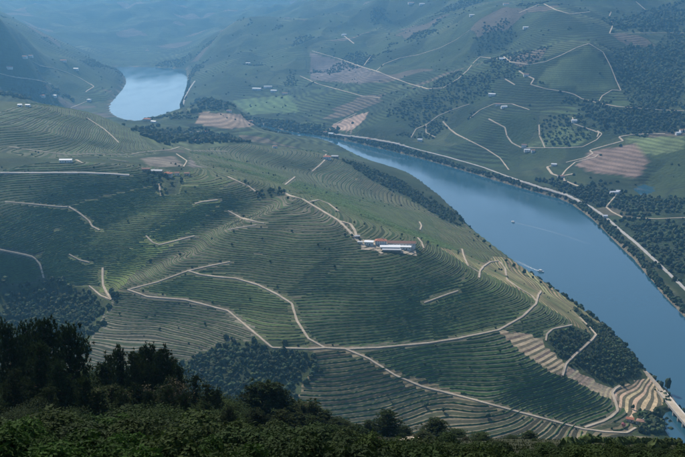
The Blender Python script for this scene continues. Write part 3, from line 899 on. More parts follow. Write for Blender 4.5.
for b in {r_[1] for r_ in ROWOBJ}:
    mine = [r_ for r_ in ROWOBJ if r_[1] == b]
    P = np.array([to_px(*r_[2]) for r_ in mine]); lab = BLOCKS[b][7]
    yr = (P[:, 1] - P[:, 1].min()) / (np.ptp(P[:, 1]) + 1e-6); xr = (P[:, 0] - P[:, 0].min()) / (np.ptp(P[:, 0]) + 1e-6)
    for (o, _, _), yy, xx in zip(mine, yr, xr):
        where = ('at the top', 'upper middle', 'at mid height', 'lower middle', 'at the foot')[min(4, int(yy * 5))] + (' left', '', ' right')[min(2, int(xx * 3))]
        tag(o, lab + ', ' + where, 'vine row', 'vine rows ' + where + ': ' + lab.split(' of vines ')[1])
for b, (vv, ff) in left.items():
    o = mesh_obj('vine_rows_beyond', np.concatenate(vv), ff, M['vine_far'])
    tag(o, 'shorter and farther vine rows, ' + BLOCKS[b][7].split(' of vines ')[1], 'vine rows', kind='stuff')

# ------------------------------------------------------------------ trees in the middle distance
def leaf_mat(name, c, var=0.35, trans=0.25, objrand=True, scale=1.0, attr=None):
    m, nt, N, L, b = mat_new(name)
    tc = N.new('ShaderNodeTexCoord'); nz = N.new('ShaderNodeTexNoise'); nz.inputs['Scale'].default_value = scale; nz.inputs['Detail'].default_value = 4
    L.new(tc.outputs['Object'], nz.inputs['Vector'])
    oi = N.new('ShaderNodeObjectInfo')
    mr = N.new('ShaderNodeMapRange'); mr.inputs['From Min'].default_value = .3; mr.inputs['From Max'].default_value = .7
    mr.inputs['To Min'].default_value = 1 - var; mr.inputs['To Max'].default_value = 1 + var
    L.new(nz.outputs['Fac'], mr.inputs['Value'])
    rr = N.new('ShaderNodeMapRange'); rr.inputs['To Min'].default_value = .75; rr.inputs['To Max'].default_value = 1.25
    L.new(oi.outputs['Random'], rr.inputs['Value'])
    mu = N.new('ShaderNodeMath'); mu.operation = 'MULTIPLY'; L.new(mr.outputs[0], mu.inputs[0]); L.new(rr.outputs[0], mu.inputs[1])
    sc_ = N.new('ShaderNodeVectorMath'); sc_.operation = 'SCALE'
    if attr:
        at = N.new('ShaderNodeAttribute'); at.attribute_name = attr; L.new(at.outputs['Color'], sc_.inputs[0])
    else:
        sc_.inputs[0].default_value = c
    L.new(mu.outputs[0], sc_.inputs['Scale']); L.new(sc_.outputs[0], b.inputs['Base Color'])
    b.inputs['Roughness'].default_value = 0.8; b.inputs['Specular IOR Level'].default_value = 0.08
    if trans:
        tr = N.new('ShaderNodeBsdfTranslucent'); L.new(sc_.outputs[0], tr.inputs['Color'])
        mx = N.new('ShaderNodeMixShader'); mx.inputs[0].default_value = trans
        L.new(b.outputs[0], mx.inputs[1]); L.new(tr.outputs[0], mx.inputs[2])
        L.new(mx.outputs[0], N['Material Output'].inputs['Surface'])
    return m
M['wood'] = leaf_mat('wood_foliage', (1, 1, 1), .35, 0.0, attr='Col', scale=.5)
M['crown'] = leaf_mat('tree_crown', (.038, .060, .024), .4, 0.0, scale=.6)
M['bark'] = plain('bark', (.085, .062, .045), .95, .35, 3.0, .1, .4)
M['pink'] = leaf_mat('pink_blossom', (.42, .15, .16), .3, 0.1, scale=.8)

def ico(sub):
    bm = bmesh.new(); bmesh.ops.create_icosphere(bm, subdivisions=sub, radius=1.0)
    V = np.array([v.co[:] for v in bm.verts]); F = [tuple(v.index for v in f.verts) for f in bm.faces]
    bm.free(); return V, F
ICO1, FAC1 = ico(1); ICO2, FAC2 = ico(2)

def crown_blob(r, h, lobes, rg, V0=ICO2, F0=FAC2, rough=.28):
    """uneven crown of several lumpy lobes sitting on the trunk"""
    VV = []; FF = []; nb = 0
    for k in range(lobes):
        a = rg.uniform(0, 2 * math.pi); q = 0 if k == 0 else rg.uniform(.35, .62)
        c = np.array([math.cos(a) * q * r, math.sin(a) * q * r, h * (.58 if k == 0 else rg.uniform(.38, .78))])
        s = r * (.78 if k == 0 else rg.uniform(.42, .62))
        v = V0 * (1 + nrg.uniform(-rough, rough, (len(V0), 1))) * np.array([s, s, s * h / (2.0 * r) * 1.05])
        VV.append(v + c); FF += [tuple(i + nb for i in f) for f in F0]; nb += len(V0)
    return np.concatenate(VV), FF

def trunk_mesh(h, r):
    V = []; F = []
    for k, (t, q) in enumerate(((-.08, 1.4), (.1, 1.0), (.55, .7), (1, .3))):
        for i in range(6):
            a = i * math.pi / 3
            V.append((math.cos(a) * r * q + .1 * t * h * .3, math.sin(a) * r * q, t * h))
    for k in range(3):
        for i in range(6):
            F.append((k * 6 + i, k * 6 + (i + 1) % 6, k * 6 + 6 + (i + 1) % 6, k * 6 + 6 + i))
    return V, F
TREEVAR = []
for k in range(5):
    V, F = crown_blob(3.0, 6.5, 5, rng)
    me_c = bpy.data.meshes.new('crown'); me_c.from_pydata([tuple(v) for v in V], [], F); me_c.materials.append(M['crown'])
    V, F = trunk_mesh(3.6, .28)
    me_t = bpy.data.meshes.new('trunk'); me_t.from_pydata(V, [], F); me_t.materials.append(M['bark'])
    TREEVAR.append((me_t, me_c))
def mid_tree(x, y, s, label, group=None, k=None, tall=1.0, mat=None, name='tree'):
    mt, mc = TREEVAR[rng.randrange(5) if k is None else k]
    e = empty(name, (x, y, float(ground(x, y))), rng.uniform(0, 6.28))
    e.scale = (s, s, s * tall)
    t = bpy.data.objects.new('trunk', mt); c = bpy.data.objects.new('crown', mc if mat is None else mc.copy())
    if mat: c.data.materials[0] = mat
    for o in (t, c): o.parent = e; col.objects.link(o)
    tag(e, label, 'tree', group)
    return e

def scatter_wood(name, label, pts, s0, s1, V0, F0, colr, lobes=1, cvar=.5, squash=1.0):
    """a wood that reads as one mass: one object"""
    VV = []; nb = 0; FV = []; CC = []
    if len(pts):                                   # no tree stands on a road
        A_ = np.array(pts, float); keep_ = np.ones(len(A_), bool)
        for pl, wd, mt in ROADS:
            P = pl[::3] + [pl[-1]]; xs = [p[0] for p in P]; ys = [p[1] for p in P]; c_ = 4.2
            m = (A_[:, 0] > min(xs) - 15) & (A_[:, 0] < max(xs) + 15) & (A_[:, 1] > min(ys) - 15) & (A_[:, 1] < max(ys) + 15)
            if m.any(): keep_[m] &= seg_dist(A_[m, 0], A_[m, 1], P) > c_
        pts = [tuple(p) for p in A_[keep_]]
    F0a = np.array(F0)
    for x, y in pts:
        s = nrg.uniform(s0, s1); z = float(ground(x, y))
        cc = np.array(colr) * nrg.uniform(1 - cvar, 1 + cvar) * np.array([nrg.uniform(.85, 1.25), 1, nrg.uniform(.85, 1.1)])
        for l in range(lobes):
            o = np.array([nrg.uniform(-.5, .5) * s, nrg.uniform(-.5, .5) * s, 0]) if l else np.zeros(3)
            q = s * (1 if l == 0 else nrg.uniform(.5, .8))
            v = V0 * (1 + nrg.uniform(-.3, .3, (len(V0), 1))) * np.array([q, q, q * nrg.uniform(.85, 1.25) * squash])
            VV.append(v + np.array([x, y, z + q * .62 * squash]) + o); FV.append(F0a + nb); nb += len(V0)
            CC.append(np.tile(cc, (len(V0), 1)))
    if not VV: return
    V = np.concatenate(VV); F = np.concatenate(FV); Cc = np.concatenate(CC)
    o = mesh_obj(name, V, [tuple(f) for f in F.tolist()], M['wood'])
    a = o.data.color_attributes.new('Col', 'FLOAT_COLOR', 'POINT')
    arr = np.ones((len(V), 4), np.float32); arr[:, :3] = Cc; a.data.foreach_set('color', arr.ravel())
    tag(o, label, 'wood', kind='stuff')

def points_in(P, spacing, jitter=.45, keep=1.0, spread=1.0):
    A = np.array(P); out = []
    xs = np.arange(A[:, 0].min() - 3 * spacing, A[:, 0].max() + 3 * spacing, spacing); ys = np.arange(A[:, 1].min() - 3 * spacing, A[:, 1].max() + 3 * spacing, spacing)
    if not len(xs) or not len(ys): return []
    X, Y = np.meshgrid(xs, ys); X = X.ravel() + nrg.uniform(-jitter, jitter, X.size) * spacing; Y = Y.ravel() + nrg.uniform(-jitter, jitter, Y.size) * spacing
    nn = fbm(X / (spacing * 7), Y / (spacing * 7), 123, 3); ed = seg_dist(X, Y, P, True)
    m = (in_poly(X, Y, P) & (nrg.random(X.size) < keep + .7 * nn) & (ed > spacing * (.6 + 3 * nn))) | (~in_poly(X, Y, P) & (ed < spacing * (.3 + 6 * nn) * spread) & (nrg.random(X.size) < .6))
    return list(zip(X[m], Y[m]))

WOODC = (.044, .066, .030)
for wi, (w, lab) in enumerate(WOODS):
    if not lab: continue
    sp_ = (5.2, 5.2, 4.8, 5.5, 6.5)[wi]
    s_ = ((1.1, 3.9), (1.1, 3.9), (.9, 2.6), (2.0, 4.6), (1.2, 3.4))[wi]
    pts = points_in(WW[wi], sp_, .5, 1.0, 1.0 if wi < 2 else .15)
    scatter_wood('wood', lab, pts, *s_, ICO2, FAC2, WOODC, lobes=2)
for k in (5, 6):
    for x, y in points_in(WW[k], 9.0):
        mid_tree(x, y, rng.uniform(.8, 1.15), ('dark tree in the clump beside the crest track' if k == 5 else 'dark tree in the clump under the red-roofed farm'), ('trees in the crest clump' if k == 5 else 'trees in the farm clump'))
# forests on the far slopes
FL = ['forest on the far right slope under the high track', 'forest strip across the right slope', 'forest in the top right corner', 'grove behind the pond', 'trees on the flat by the riverside road',
      'dark trees along the ridge towards the mound', 'trees on the far left slope', 'pines on top of the brown mound', 'riverside trees on the far bank', 'trees around the hairpin road by the river']
for k, P in enumerate(FOREST):
    A = np.array(P); far_y = A[:, 1].mean()
    sp_ = 9 if far_y < 2600 else 11 if far_y < 3600 else 14
    pts = points_in(P, sp_, .5, .72)
    if len(pts) > 4200: pts = [pts[i] for i in nrg.choice(len(pts), 4200, replace=False)]
    scatter_wood('forest', FL[k], pts, sp_ * .32, sp_ * .6, ICO1, FAC1, (.038, .057, .028))
# trees along both banks
def bank_points(bank, side, d0, d1, step, keep, r0, r1):
    A = np.array(chaikin(bank, 1)); out = []
    s = np.r_[0, np.cumsum(np.hypot(*np.diff(A, axis=0).T))]
    for t in np.arange(r0 * s[-1], r1 * s[-1], step):
        if nrg.random() > keep: continue
        x = np.interp(t, s, A[:, 0]); y = np.interp(t, s, A[:, 1]); x2 = np.interp(t + 1, s, A[:, 0]); y2 = np.interp(t + 1, s, A[:, 1])
        dx, dy = x2 - x, y2 - y; l = math.hypot(dx, dy) + 1e-9; d = nrg.uniform(d0, d1)
        out.append((x - dy / l * d * side, y + dx / l * d * side))
    return out
pts = []
for _ in range(3): pts += bank_points(far_bank, 1, 2, 13, 6.5, .8, .12, .97)
scatter_wood('riverside_trees', 'band of trees between the far bank and the riverside road', pts, 2.4, 4.8, ICO1, FAC1, (.036, .058, .028), lobes=2)
pts = []
for _ in range(2): pts += bank_points(near_bank, -1, 3, 16, 6, .8, .40, .93)
scatter_wood('riverside_trees', 'band of trees along the near bank of the river', pts, 2.0, 4.2, ICO1, FAC1, (.034, .054, .026), lobes=2)
# scrub dots along the gullies, tracks and crest of the central hill
pts = []
for pl in allroad:
    for p in pl[::4]:
        if p[1] < 3200 and nrg.random() < .16: pts.append((p[0] + nrg.uniform(-9, 9), p[1] + nrg.uniform(5, 12) * nrg.choice([-1, 1])))
for x, y in zip(nrg.uniform(-700, 450, 900), nrg.uniform(1250, 2700, 900)):
    if fbm(np.array(x / 120), np.array(y / 120), 88, 3) > .18: pts.append((x, y))
pts = [p for p in pts if seg_dist(p[0], p[1], RIVER, True) > 4 and not in_poly(p[0], p[1], RIVER)]
scatter_wood('scrub', 'scattered low scrub dotted over the central hill', pts, .8, 2.0, ICO1, FAC1, (.042, .06, .028))
# copses and bushes dotted over the slopes across the river
gx, gy = np.meshgrid(np.arange(-1900, 2100, 11.0), np.arange(1800, 6000, 11.0))
gx = (gx + nrg.uniform(-5, 5, gx.shape)).ravel(); gy = (gy + nrg.uniform(-5, 5, gy.shape)).ravel()
m_ = (np.abs(gx) < .36 * gy) & ((gy > 3300) | (gx > 560))
gx, gy = gx[m_], gy[m_]
nn = fbm(gx / 190, gy / 280, 188, 5)
m_ = (nn > .36) & (nrg.random(gx.size) < .9) | (nrg.random(gx.size) < .012)
P_ = np.stack([gx[m_], gy[m_]], 1)
P_ = P_[(ground(P_[:, 0], P_[:, 1]) > 4) & (~in_poly(P_[:, 0], P_[:, 1], RIVER))]
scatter_wood('copses', 'copses and bushes dotted over the slopes across the river', [tuple(p) for p in P_], 1.5, 5.5, ICO1, FAC1, (.036, .054, .026), squash=.75)
# single trees that stand out
def px_tree(px, py, s, label, group=None, tall=1.0, mat=None, name='tree'):
    x, y, ok = hit([px], [py])
    return mid_tree(float(x[0]), float(y[0]), s, label, group, tall=tall, mat=mat, name=name)
px_tree(667, 391, 1.5, 'tall dark tree on the water edge beside the bridge', tall=1.9)
px_tree(658, 381, .9, 'smaller round tree beside the embankment road')
px_tree(633, 409, .9, 'dark round tree at the foot of the tan terraces')
px_tree(640, 412, .8, 'dark round tree just right of another below the tan terraces')
px_tree(623, 427, 1.0, 'pink blossoming tree beside the track end', mat=M['pink'], name='blossom_tree')
px_tree(460, 221, 1.5, 'dark tree on the point where the hill edge meets the river', tall=1.2)
px_tree(352, 237, .8, 'small tree beside the winery track')
px_tree(402, 236, .7, 'small tree behind the long winery roof')
px_tree(345, 236, .8, 'bushy tree left of the winery yard')
px_tree(428, 244, .9, 'single tree right of the winery')
px_tree(488, 418, 1.0, 'lone dark tree below the diagonal track')
px_tree(426, 407, .9, 'lone dark tree in the lower terraces near the gravel patch')
px_tree(444, 412, .9, 'lone dark tree right of the gravel patch')
for k, (px, py) in enumerate(((470,228),(478,238),(484,243),(490,248),(506,262),(514,267),(524,274),(533,279),(541,284),(550,289),(566,298),(578,308),(590,316),(604,327),(612,334),(626,347),(634,357))):
    px_tree(px, py, rng.uniform(.8, 1.25), 'round dark tree in the line along the near river bank', 'trees lining the near river bank')
for k, (px, py) in enumerate(((75,240),(108,214),(128,222),(60,262),(190,222),(215,215),(232,246),(262,240),(292,232),(318,246),(270,262),(250,300),(335,268),(372,280),(410,300),(455,318),(500,352),(520,365),(470,368),(440,372),(390,400),(370,322),(150,262),(180,256),(120,315),(160,330),(205,325),(30,188),(52,196),(95,186),(12,230))):
    px_tree(px, py, rng.uniform(.4, .75), 'small lone tree standing among the vine rows of the central hill', 'lone trees among the vines')

# ------------------------------------------------------------------ houses and winery
M['white'] = plain('limewash', (.74, .72, .68), .9, .10, 1.0, .2)
M['cream'] = plain('cream_render', (.58, .52, .42), .9, .12, 1.0, .2)
M['stone'] = plain('schist_wall', (.24, .21, .17), .95, .3, 3.0, .1, .4)
M['tile'] = plain('terracotta_tiles', (.42, .165, .10), .85, .22, 2.0, .2, .3)
M['oldtile'] = plain('weathered_tiles', (.30, .17, .125), .9, .25, 2.0, .2, .3)
M['sheet'] = plain('grey_sheet_roof', (.34, .36, .38), .6, .12, 1.5, .4)
M['pale_sheet'] = plain('pale_sheet_roof', (.66, .67, .68), .6, .08, 1.5, .4)
M['glass'] = plain('dark_pane', (.03, .035, .04), .15, .1, 1.0, .6)
M['frame'] = plain('window_frame', (.55, .53, .5), .7, .05, 1.0, .3)
M['door'] = plain('door_wood', (.13, .07, .04), .7, .2, 3.0, .3)

def box(x0, x1, y0, y1, z0, z1):
    V = [(x0, y0, z0), (x1, y0, z0), (x1, y1, z0), (x0, y1, z0), (x0, y0, z1), (x1, y0, z1), (x1, y1, z1), (x0, y1, z1)]
    return V, [(0, 3, 2, 1), (4, 5, 6, 7), (0, 1, 5, 4), (1, 2, 6, 5), (2, 3, 7, 6), (3, 0, 4, 7)]

def house(name, label, x, y, rz, w, d, h, wall='white', roof='tile', rise=2.0, wins=3, floors=1, door=True, shape='gable', chimney=False, cat='house', sink=3.5, group=None):
    cs, sn = math.cos(rz), math.sin(rz)
    zz = [float(ground(x + cs * a - sn * b, y + sn * a + cs * b)) for a in (-w / 2, 0, w / 2) for b in (-d / 2, 0, d / 2)]
    e = empty(name, (x, y, sum(zz) / len(zz) + .3), rz)
    tag(e, label, cat, group)
    hw, hd = w / 2, d / 2
    # walls with gable ends
    if shape == 'gable':
        V = [(-hw, -hd, -sink), (hw, -hd, -sink), (hw, hd, -sink), (-hw, hd, -sink), (-hw, -hd, h), (hw, -hd, h), (hw, hd, h), (-hw, hd, h), (-hw, 0, h + rise), (hw, 0, h + rise)]
        F = [(0, 1, 5, 4), (2, 3, 7, 6), (1, 2, 6, 9, 5), (3, 0, 4, 8, 7)]
    else:
        V, F = box(-hw, hw, -hd, hd, -sink, h); F = F[1:]
    mesh_obj('wall', V, F, M[wall], e)
    ov, th = .5, .28
    if shape == 'gable':
        a = rise / hd
        V = []
        for xx in (-hw - ov, hw + ov):
            V += [(xx, -hd - ov, h - ov * a + .06), (xx, 0, h + rise + .06), (xx, hd + ov, h - ov * a + .06), (xx, hd + ov, h - ov * a + .06 + th), (xx, 0, h + rise + .06 + th), (xx, -hd - ov, h - ov * a + .06 + th)]
        F = [(i, (i + 1) % 6, (i + 1) % 6 + 6, i + 6) for i in range(6)] + [(0, 5, 4, 1), (1, 4, 3, 2), (6, 7, 10, 11), (7, 8, 9, 10)]
    elif shape == 'hip':
        q = max(0.3, hw - hd)
        V = [(-hw - ov, -hd - ov, h + .03), (hw + ov, -hd - ov, h + .03), (hw + ov, hd + ov, h + .03), (-hw - ov, hd + ov, h + .03), (-hw - ov, -hd - ov, h + .28), (hw + ov, -hd - ov, h + .28), (hw + ov, hd + ov, h + .28), (-hw - ov, hd + ov, h + .28), (-q, 0, h + .28 + rise), (q, 0, h + .28 + rise)]
        F = [(0, 3, 2, 1), (0, 1, 5, 4), (1, 2, 6, 5), (2, 3, 7, 6), (3, 0, 4, 7), (4, 5, 9, 8), (5, 6, 9), (6, 7, 8, 9), (7, 4, 8)]
    else:   # single slope
        V = [(-hw - ov, -hd - ov, h + .05), (hw + ov, -hd - ov, h + .05), (hw + ov, hd + ov, h + rise), (-hw - ov, hd + ov, h + rise)]
        V += [(p[0], p[1], p[2] + th) for p in V]
        F = [(0, 3, 2, 1), (4, 5, 6, 7), (0, 1, 5, 4), (1, 2, 6, 5), (2, 3, 7, 6), (3, 0, 4, 7)]
    rf = mesh_obj('roof', V, F, M[roof], e)
    if chimney:
        V, F = box(hw * .4 - .45, hw * .4 + .45, -.45, .45, h + rise * .4, h + rise + 1.4)
        mesh_obj('chimney', V, F, M['white'], rf)
    for fl in range(floors):
        z0 = h / floors * fl + h / floors * .34
        for k in range(wins):
            xx = -hw + w * (k + .5) / wins
            if door and fl == 0 and k == wins // 2:
                V, F = box(xx - .7, xx + .7, -hd - .06, -hd + .05, -.1, 2.2)
                dr = mesh_obj('door', V, F, M['door'], e)
                V, F = box(xx + .45, xx + .55, -hd - .14, -hd - .06, .95, 1.1)
                mesh_obj('handle', V, F, M['frame'], dr)
                continue
            V, F = box(xx - .65, xx + .65, -hd - .05, -hd + .05, z0, z0 + 1.35)
            wd = mesh_obj('window', V, F, M['frame'], e)
            V, F = box(xx - .52, xx + .52, -hd - .09, -hd - .051, z0 + .12, z0 + 1.23)
            mesh_obj('pane', V, F, M['glass'], wd)
    return e

def hxy(px, py):
    x, y, ok = hit([px], [py])
    return float(x[0]), float(y[0])

def phouse(px, py, *a, **k):
    x, y = hxy(px, py)
    return house(k.pop('name', 'house'), a[0], x, y, *a[1:], **k)
# the winery on the crest
wx, wy = hxy(392, 249)
tag(mesh_obj('winery_yard', [(wx + a, wy + b, float(ground(wx + a, wy + b)) + .55) for b in (-12, -2, 8, 18, 26) for a in (-46, -30, -15, 0, 14, 28, 36)],
             [(j * 7 + i, j * 7 + i + 1, j * 7 + i + 8, j * 7 + i + 7) for j in range(4) for i in range(6)], M['track']), kind='structure')
house('winery_house', 'winery house with bright orange tiled roof in the middle of the estate', wx - 16, wy + 13, R(-4), 17, 10, 6.0, 'white', 'tile', 2.6, 5, 2, True, 'hip', True, 'house')
house('winery_hall', 'long winery hall with weathered red-brown tiled roof', wx + 15, wy + 20, R(-5), 42, 9, 4.6, 'white', 'oldtile', 2.4, 9, 1, True, 'gable', False, 'winery')
house('winery_shed', 'low shed with pale grey sheet roof in front of the winery', wx - 3, wy - 1, R(-3), 29, 9, 3.6, 'white', 'pale_sheet', 1.2, 6, 1, True, 'mono', False, 'shed')
house('winery_lean_to', 'narrow grey-roofed lean-to below the pale winery shed', wx - 1, wy - 10, R(-3), 27, 6, 2.8, 'stone', 'sheet', .8, 5, 1, False, 'mono', False, 'shed')
house('winery_store', 'white flat-roofed store right of the pale winery shed', wx + 20, wy + 7, R(-5), 17, 7, 3.8, 'white', 'pale_sheet', .5, 4, 1, True, 'mono', False, 'shed')
house('winery_annex', 'white annex left of the orange-roofed winery house', wx - 34, wy + 8, R(-8), 13, 8, 4.5, 'white', 'pale_sheet', .6, 4, 1, True, 'mono', False, 'house')
house('yard_hut', 'small pale hut where the track enters the winery yard', wx - 47, wy + 9, R(-12), 7, 4, 2.6, 'cream', 'sheet', .4, 2, 1, False, 'mono', False, 'hut')
phouse(357, 238, 'little round-fronted grey store above the winery yard', R(10), 8, 6, 3.0, 'stone', 'sheet', .8, 2, 1, True, 'gable', cat='store', name='store')
# farm by the upper road
phouse(66, 162, 'long white barn above the upper road on the left', R(2), 21, 8, 4, 'white', 'pale_sheet', 1.4, 5, 1, True, 'gable', cat='barn', name='barn')
phouse(168, 176, 'farmhouse with orange-red roof at the end of the upper road', R(-14), 15, 9, 4.6, 'cream', 'tile', 2.2, 4, 1, True, 'hip', True)
phouse(177, 175, 'white cottage right of the orange-red farmhouse', R(8), 8, 6, 3.6, 'white', 'oldtile', 1.4, 2, 1, True, 'gable')
phouse(157, 173, 'long grey-roofed barn left of the orange-red farmhouse', R(-4), 19, 8, 4, 'stone', 'sheet', 1.8, 4, 1, True, 'gable', cat='barn', name='barn')
phouse(146, 171, 'small brown-roofed barn left of the grey barn', R(6), 13, 7, 3.6, 'stone', 'oldtile', 1.6, 3, 1, True, 'gable', cat='barn', name='barn')
phouse(187, 175, 'cream outbuilding at the right end of the farm', R(-3), 9, 6, 3, 'cream', 'oldtile', 1.2, 2, 1, True, 'gable')
# house over the river and others on the peninsula
phouse(327, 159, 'white house with red roof near the river edge of the hill', R(-10), 17, 10, 5.5, 'white', 'tile', 2.4, 4, 2, True, 'hip', True)
phouse(335, 158, 'grey-roofed barn joined right beside the red-roofed river house', R(-10), 16, 10, 4.5, 'stone', 'sheet', 1.8, 3, 1, True, 'gable', cat='barn', name='barn')
phouse(275, 148, 'small white house alone on the ridge line', R(12), 11, 8, 4.5, 'white', 'oldtile', 1.6, 3, 1, True, 'hip')
phouse(197.5, 142.5, 'small white house on the green shoulder below the mound', R(-6), 10, 8, 4.5, 'white', 'oldtile', 1.4, 3, 1, True, 'gable')
phouse(229, 112, 'white house at the top of the brown mound', R(0), 16, 10, 5, 'white', 'oldtile', 1.8, 3, 1, True, 'hip')
phouse(251, 122, 'tiny white house low on the brown mound', R(20), 12, 9, 4.5, 'white', 'oldtile', 1.4, 2, 1, True, 'gable')
phouse(147, 121, 'pinkish-roofed house at the edge of the bright far water', R(-10), 24, 12, 6, 'cream', 'tile', 2.4, 5, 1, True, 'hip')
phouse(154, 123, 'white house just right of the pinkish-roofed one by the far water', R(-30), 18, 10, 5, 'white', 'pale_sheet', 1.4, 3, 1, True, 'gable')
phouse(20, 106.5, 'white hut on the far left ridge', R(5), 9, 7, 4, 'white', 'pale_sheet', 1.0, 2, 1, True, 'gable')
phouse(28, 106.5, 'second white hut further right on the far left ridge', R(-5), 10, 7, 3.6, 'white', 'pale_sheet', 1.0, 2, 1, True, 'gable')
phouse(206, 133, 'small white house at the end of the short pale road', R(0), 11, 8, 4, 'white', 'oldtile', 1.4, 2, 1, True, 'gable')
phouse(641, 424, 'small tile-roofed house hidden in the grove by the inlet', R(-25), 11, 8, 4.2, 'cream', 'oldtile', 1.8, 3, 1, True, 'hip', True)
phouse(630, 421, 'low orange-roofed house where the track meets the tan terraces', R(-20), 9, 6, 3.2, 'cream', 'tile', 1.5, 2, 1, True, 'gable')
# far left slope
for px, py, w, lab in ((23, 58, 34, 'long white house highest of the hazy far left village'), (30, 57, 26, 'white house at the right of the hazy far left village'), (9, 68.5, 26, 'white house at the left edge of the hazy far slope'), (63, 61.5, 30, 'pale house alone mid-slope on the hazy far left hill'), (42, 97, 24, 'white house behind the near ridge on the far left slope'), (54, 97, 20, 'second white house behind the near ridge on the left'), (89, 101, 16, 'white house at the top of the short straight far track'), (76, 70, 22, 'pale house by the long field on the far left hill')):
    phouse(px, py, lab, R(rng.uniform(-20, 20)), w, 11, 6, 'white', rng.choice(['oldtile', 'pale_sheet', 'tile']), 2, 3, 1, True, rng.choice(['hip', 'gable']))
# the far bank
for px, py, w, d, rf, lab in ((257, 90, 38, 18, 'pale_sheet', 'large pale-roofed warehouse at the left of the far valley winery'), (268, 88, 34, 16, 'sheet', 'grey-roofed warehouse behind the far valley winery'), (274, 92, 26, 14, 'pale_sheet', 'white warehouse at the front of the far valley winery'), (285, 94.5, 22, 10, 'oldtile', 'low house right of the far valley winery'),
    (248, 64, 20, 10, 'pale_sheet', 'white house high on the hazy slope above the far winery'), (324, 133.5, 18, 9, 'oldtile', 'white house by the trees on the far river bank'), (331, 134.5, 16, 9, 'pale_sheet', 'pale house right of the white one on the far river bank'), (420, 141, 14, 8, 'pale_sheet', 'little white house above the riverside road'),
    (492, 95.5, 22, 10, 'pale_sheet', 'white farm building in the middle of the far right slope'), (498, 105.5, 14, 9, 'oldtile', 'upper white house of the pair on the far right spur'), (504, 108, 18, 10, 'pale_sheet', 'lower white house of the pair on the far right spur'),
    (524, 146.5, 14, 8, 'oldtile', 'white house above the green plot near the bend'), (527, 151.5, 16, 9, 'pale_sheet', 'white house below its neighbour near the bend'), (533, 152, 10, 8, 'oldtile', 'small cottage right of the white houses near the bend'),
    (683, 132, 18, 12, 'oldtile', 'white house cut by the right edge of the picture'), (678, 134.5, 14, 9, 'pale_sheet', 'white outbuilding left of the house at the right edge'), (472, 16, 20, 10, 'pale_sheet', 'white house high up on the far slope near the top'),
    (574, 122, 16, 9, 'pale_sheet', 'white house at the top of the bright green spur plot'), (614, 194, 20, 8, 'pale_sheet', 'long pale building beside the pond'), (561, 178, 16, 9, 'oldtile', 'house inside the hairpin of the riverside road'), (554, 166, 14, 8, 'pale_sheet', 'white house at the top of the hairpin by the river'),
    (526, 28.5, 22, 10, 'pale_sheet', 'pale house on the upper far slope'), (411, 4, 30, 14, 'oldtile', 'white house left at the top of the far skyline slope'), (422, 5, 26, 12, 'pale_sheet', 'second white house at the top of the far skyline slope'), (506, 5, 24, 12, 'oldtile', 'white house at the top edge right of centre'), (344, 35.5, 22, 10, 'pale_sheet', 'white house on the hazy knoll at upper centre'),
    (605, 218, 10, 7, 'pale_sheet', 'white hut where the riverside road bends'), (618, 193, 9, 7, 'pale_sheet', 'white pump house beside the pond'), (502, 60, 18, 10, 'pale_sheet', 'pale house at the crook of the high far track'), (526, 76, 16, 9, 'oldtile', 'house in the crook of the far switchback track'), (369, 140.5, 14, 8, 'oldtile', 'little house among the trees of the far bank')):
    phouse(px, py, lab, R(rng.uniform(-18, 18)), w, d, 5.0 if w < 25 else 6.5, 'white', rf, 1.8, 3, 1, True, 'gable', cat='house' if w < 30 else 'warehouse', name='house' if w < 30 else 'warehouse')

# ------------------------------------------------------------------ embankment and bridge over the inlet
M['concrete'] = plain('bridge_concrete', (.40, .37, .33), .9, .15, .6, .2, .2)
M['parapet'] = plain('whitewashed_parapet', (.66, .63, .58), .9, .1, .8, .2)
def bridge():
    x0, y0 = at_z(661, 391, 8.0); x1, y1 = at_z(704, 442, 8.0)
    x0, y0, x1, y1 = map(float, (x0, y0, x1, y1))
    Ln = math.hypot(x1 - x0, y1 - y0); rz = math.atan2(y1 - y0, x1 - x0)
    e = empty('road_bridge', (x0, y0, 0.0), rz)
    tag(e, 'tan concrete road bridge with white parapet crossing the inlet at bottom right', 'bridge')
    V, F = box(0, Ln, -5, 5, 5.6, 8.0); mesh_obj('deck', V, F, M['concrete'], e)
    V, F = box(0, Ln, -3.8, 3.8, 8.004, 8.04); mesh_obj('roadway', V, F, M['track'], e)
    V, F = box(0, Ln, 4.3, 5.15, 8.05, 9.2); mesh_obj('parapet', V, F, M['parapet'], e)
    V, F = box(0, Ln, -5.15, -4.3, 8.05, 9.0); mesh_obj('parapet', V, F, M['concrete'], e)
    n = max(3, int(Ln / 16))
    for k in range(n):
        a = Ln * (k + .5) / n
        V, F = box(a - 1.3, a + 1.3, -4.6, 4.6, -6, 5.55); mesh_obj('pier', V, F, M['concrete'], e)
bridge()

